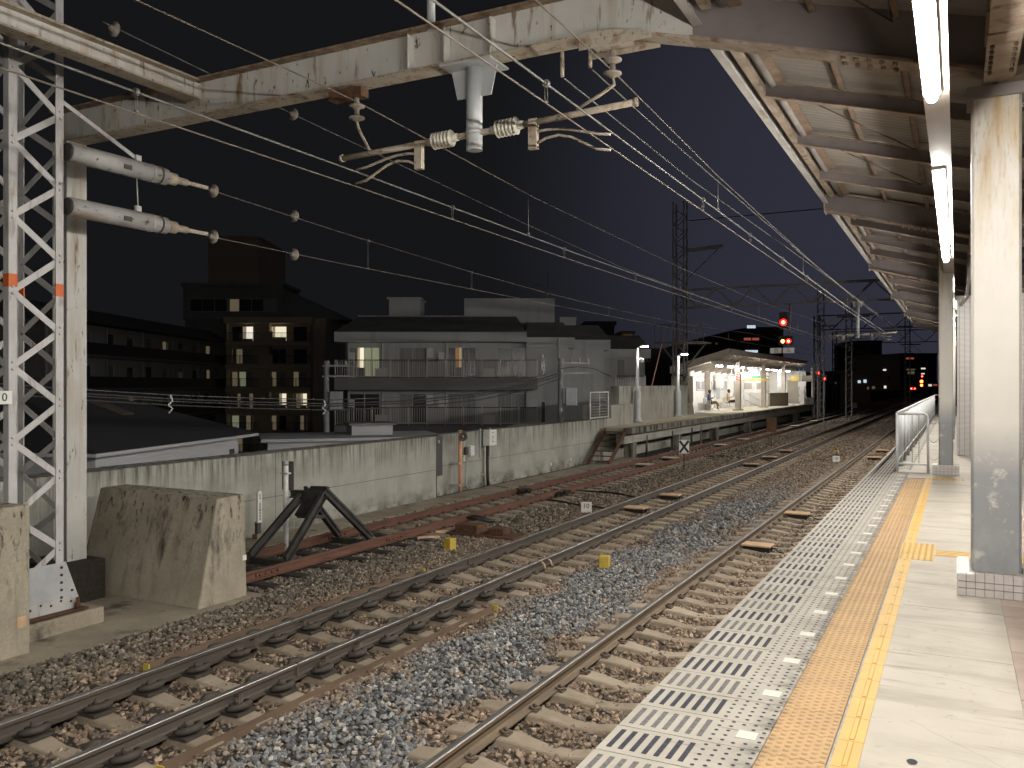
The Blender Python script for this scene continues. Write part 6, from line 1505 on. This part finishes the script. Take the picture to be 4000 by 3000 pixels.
# utility poles with their cables
for lab, px, X, zt in (('concrete utility pole in front of the grey block stepped wing',2190,-15.6,2.75),('concrete utility pole between the brownish and grey blocks',1275,-24,2.6)):
    q = at(px,1500,X=X); t = thing('utility_pole', lab, 'utility pole', (q.x,q.y,GZ), YAW)
    MB().lathe([(0.16,0),(0.11,zt-GZ)], (0,0,0), (0,0,1), 10).build('pole', MT['zinc'], t)
    for z in (zt-0.25,zt-0.7): MB().box(-0.15,-0.06,z-GZ,1.3,0.02,z-GZ+0.08).build('cross_arm', MT['zinc'], t)
    for k in range(4): MB().lathe([(0.03,0),(0.06,0.03),(0.03,0.12),(0.06,0.14),(0.02,0.18)], (0.1+k*0.36,-0.02,zt-0.17-GZ), (0,0,1), 8).build('insulator', MT['porcelain'], t)
    MB().box(0.2,-0.35,zt-2.1-GZ,0.7,0.1,zt-1.3-GZ).build('transformer', MT['zinc'], t, bevel=0.03)
for k, (dz, mtl, r) in enumerate(((0,'wire',0.012),(-0.16,'wire_dark',0.02),(-0.26,'wire_dark',0.016),(-0.42,'wire_dark',0.018))):
    P = [at(a,b_+ -dz*95,X=-14.2) for a, b_ in ((-200,1488),(0,1499),(304,1521),(665,1543),(1000,1556),(1300,1562),(1600,1550),(1870,1522),(2050,1485),(2190,1440))]
    tag(MB().tube(P, r, 5, 0, False).build('street_cable', MT[mtl]), ['bare steel support cable above the house roofs','black telephone cable directly below the bare support cable','thin black cable third from top of the street bundle','lowest black cable of the street bundle'][k], 'cable', 'street cables behind the wall')
for k, (px, py) in enumerate(((665,1544),(1265,1563))):
    q = at(px,py,X=-14.2)
    mb = MB(); mb.tube([(0,0,0),(0,0.05,-0.12),(0,-0.06,-0.2),(0,0.06,-0.27),(0,-0.03,-0.36)], 0.022, 6)
    tag(mb.build('cable_clamp', MT['paint_white'], None, q), 'pale hook clamp on the street cable %s' % ('above the dark roof' if k == 0 else 'before the utility pole'), 'clamp')
# pole cables fan out between pole and far house
P = [at(2190,1440,X=-14.4), at(2260,1432,X=-14.8), at(2320,1440,X=-16), at(2385,1470,X=-18)]
tag(MB().tube(P, 0.02, 5, 0, False).build('street_cable', MT['wire_dark']), 'black cable leaving the pole towards the stepped wing', 'cable')

# ------------------------------------------------------------------ far town
MT['town_dark'] = mat('town_dark', (0.06,0.06,0.065), (0.045,0.045,0.05), 0.1, 0.9); MT['town_brown'] = mat('town_brown', (0.60,0.40,0.32), (0.5,0.33,0.26), 0.1, 0.9)
MT['tower_far'] = mat('tower_far', (0.75,0.55,0.40), (0.66,0.48,0.35), 0.1, 0.9)
MT['town_lit'] = mat('town_lit', (1.0,0.9,0.75), emit=0.7)
def block_b(label, px0, px1, pyt, d, depth, mtl, wl, rounded=False, name='town_building'):
    b = thing(name, label, 'building', (-SN*d, CS*d, 0), YAW)
    x0, x1, zt = lx(px0,d), lx(px1,d), lz(pyt,d)
    MB().box(x0,0,GZ,x1,depth,zt).build('walls', mtl, b)
    if rounded:
        n = 12; vs = []
        pts = [(x0+(x1-x0)*k/n, zt+(x1-x0)*0.16*math.sin(PI*0.5*min(1,k/n*1.4))) for k in range(n+1)] + [(x1,zt-0.2),(x0,zt-0.2)]
        MB().prism(pts, 1, -0.05, depth).build('roof', mtl, b)
    else: MB().box(x0-0.2,-0.2,zt,x1+0.2,depth+0.2,zt+0.4).build('roof', mtl, b)
    for (a, c, e, f, m_) in wl:
        w = MB().box(lx(a,d),-0.06,lz(f,d),lx(c,d),-0.01,lz(e,d)).build('window', MT['frame_alu'], b)
        n = max(1, round((c-a)/12)); 
        for k in range(n): MB().box(lx(a+(c-a)*(k+0.06)/n,d),-0.1,lz(f-1,d),lx(a+(c-a)*(k+0.94)/n,d),-0.07,lz(e+1,d)).build('pane', MT[m_], w)
    return b
block_b('dark block with domed outline and lit windows behind the shelter', 2730, 3060, 1330, 125, 30, MT['town_dark'], [(2917,2951,1270,1283,'lit_cool'),(2905,2934,1319,1330,'lit_red'),(2938,2965,1319,1330,'lit_red'),(2910,2960,1367,1378,'lit_cool'),(2795,2802,1338,1346,'lit_orange')], True)
block_b('dark house between the grey block and far platform mast', 2392, 2660, 1380, 70, 12, MT['town_dark'], [(2502,2540,1398,1412,'glass_dark'),(2420,2470,1398,1412,'glass_dark')])
block_b('dark building with an orange lit stair window', 2290, 2400, 1270, 90, 12, MT['town_dark'], [])
b = block_b('small orange glowing roof storey beyond the stepped wing', 2430, 2475, 1305, 110, 6, MT['town_brown'], [(2433,2471,1306,1338,'lit_orange')])
block_b('brown building at the end of the tracks with scattered windows', 3275, 3450, 1455, 190, 20, MT['town_brown'], [(3350,3362,1485,1497,'lit_cool'),(3372,3385,1482,1496,'lit_cool'),(3386,3394,1510,1522,'lit_dim'),(3405,3418,1508,1520,'lit_dim'),(3330,3345,1440,1455,'glass_dark')])
block_b('tall dark slab above the brown building at track end', 3355, 3445, 1335, 260, 20, MT['town_dark'], [(3370,3412,1405,1424,'lit_cool')])
block_b('reddish building with a pale top at the end of tracks', 3440, 3515, 1390, 210, 20, MT['town_brown'], [(3448,3462,1441,1449,'lit_white'),(3452,3462,1506,1518,'lit_white'),(3468,3476,1470,1484,'glass_dark')])
block_b('dark block with small warm windows left of the slim column', 3520, 3660, 1385, 240, 20, MT['town_dark'], [(3538,3570,1396,1404,'lit_red'),(3540,3575,1440,1447,'lit_dim'),(3597,3615,1436,1443,'lit_white'),(3597,3612,1457,1463,'lit_white'),(3545,3572,1450,1462,'lit_dim')])
block_b('faint tall tower looming behind the brownish apartment block', 812, 1010, 930, 170, 20, MT['tower_far'], [])
block_b('low dark sheds left of the brown building at track end', 3190, 3280, 1470, 170, 20, MT['town_dark'], [(3230,3252,1397,1400,'lit_dim'),(3262,3268,1493,1499,'lit_warm')])
block_b('tiny bright shop fronts glowing at the far end of the platform', 3620, 3668, 1498, 200, 8, MT['town_dark'], [(3625,3640,1500,1510,'town_lit'),(3645,3662,1500,1508,'lit_red')])
# low dark wall where the line bends out of sight
tag(MB().box(-60,205,-7,12,206,0.2).build('line_side_wall', MT['town_dark']), 'dark low wall closing the view at the end of tracks', 'wall')
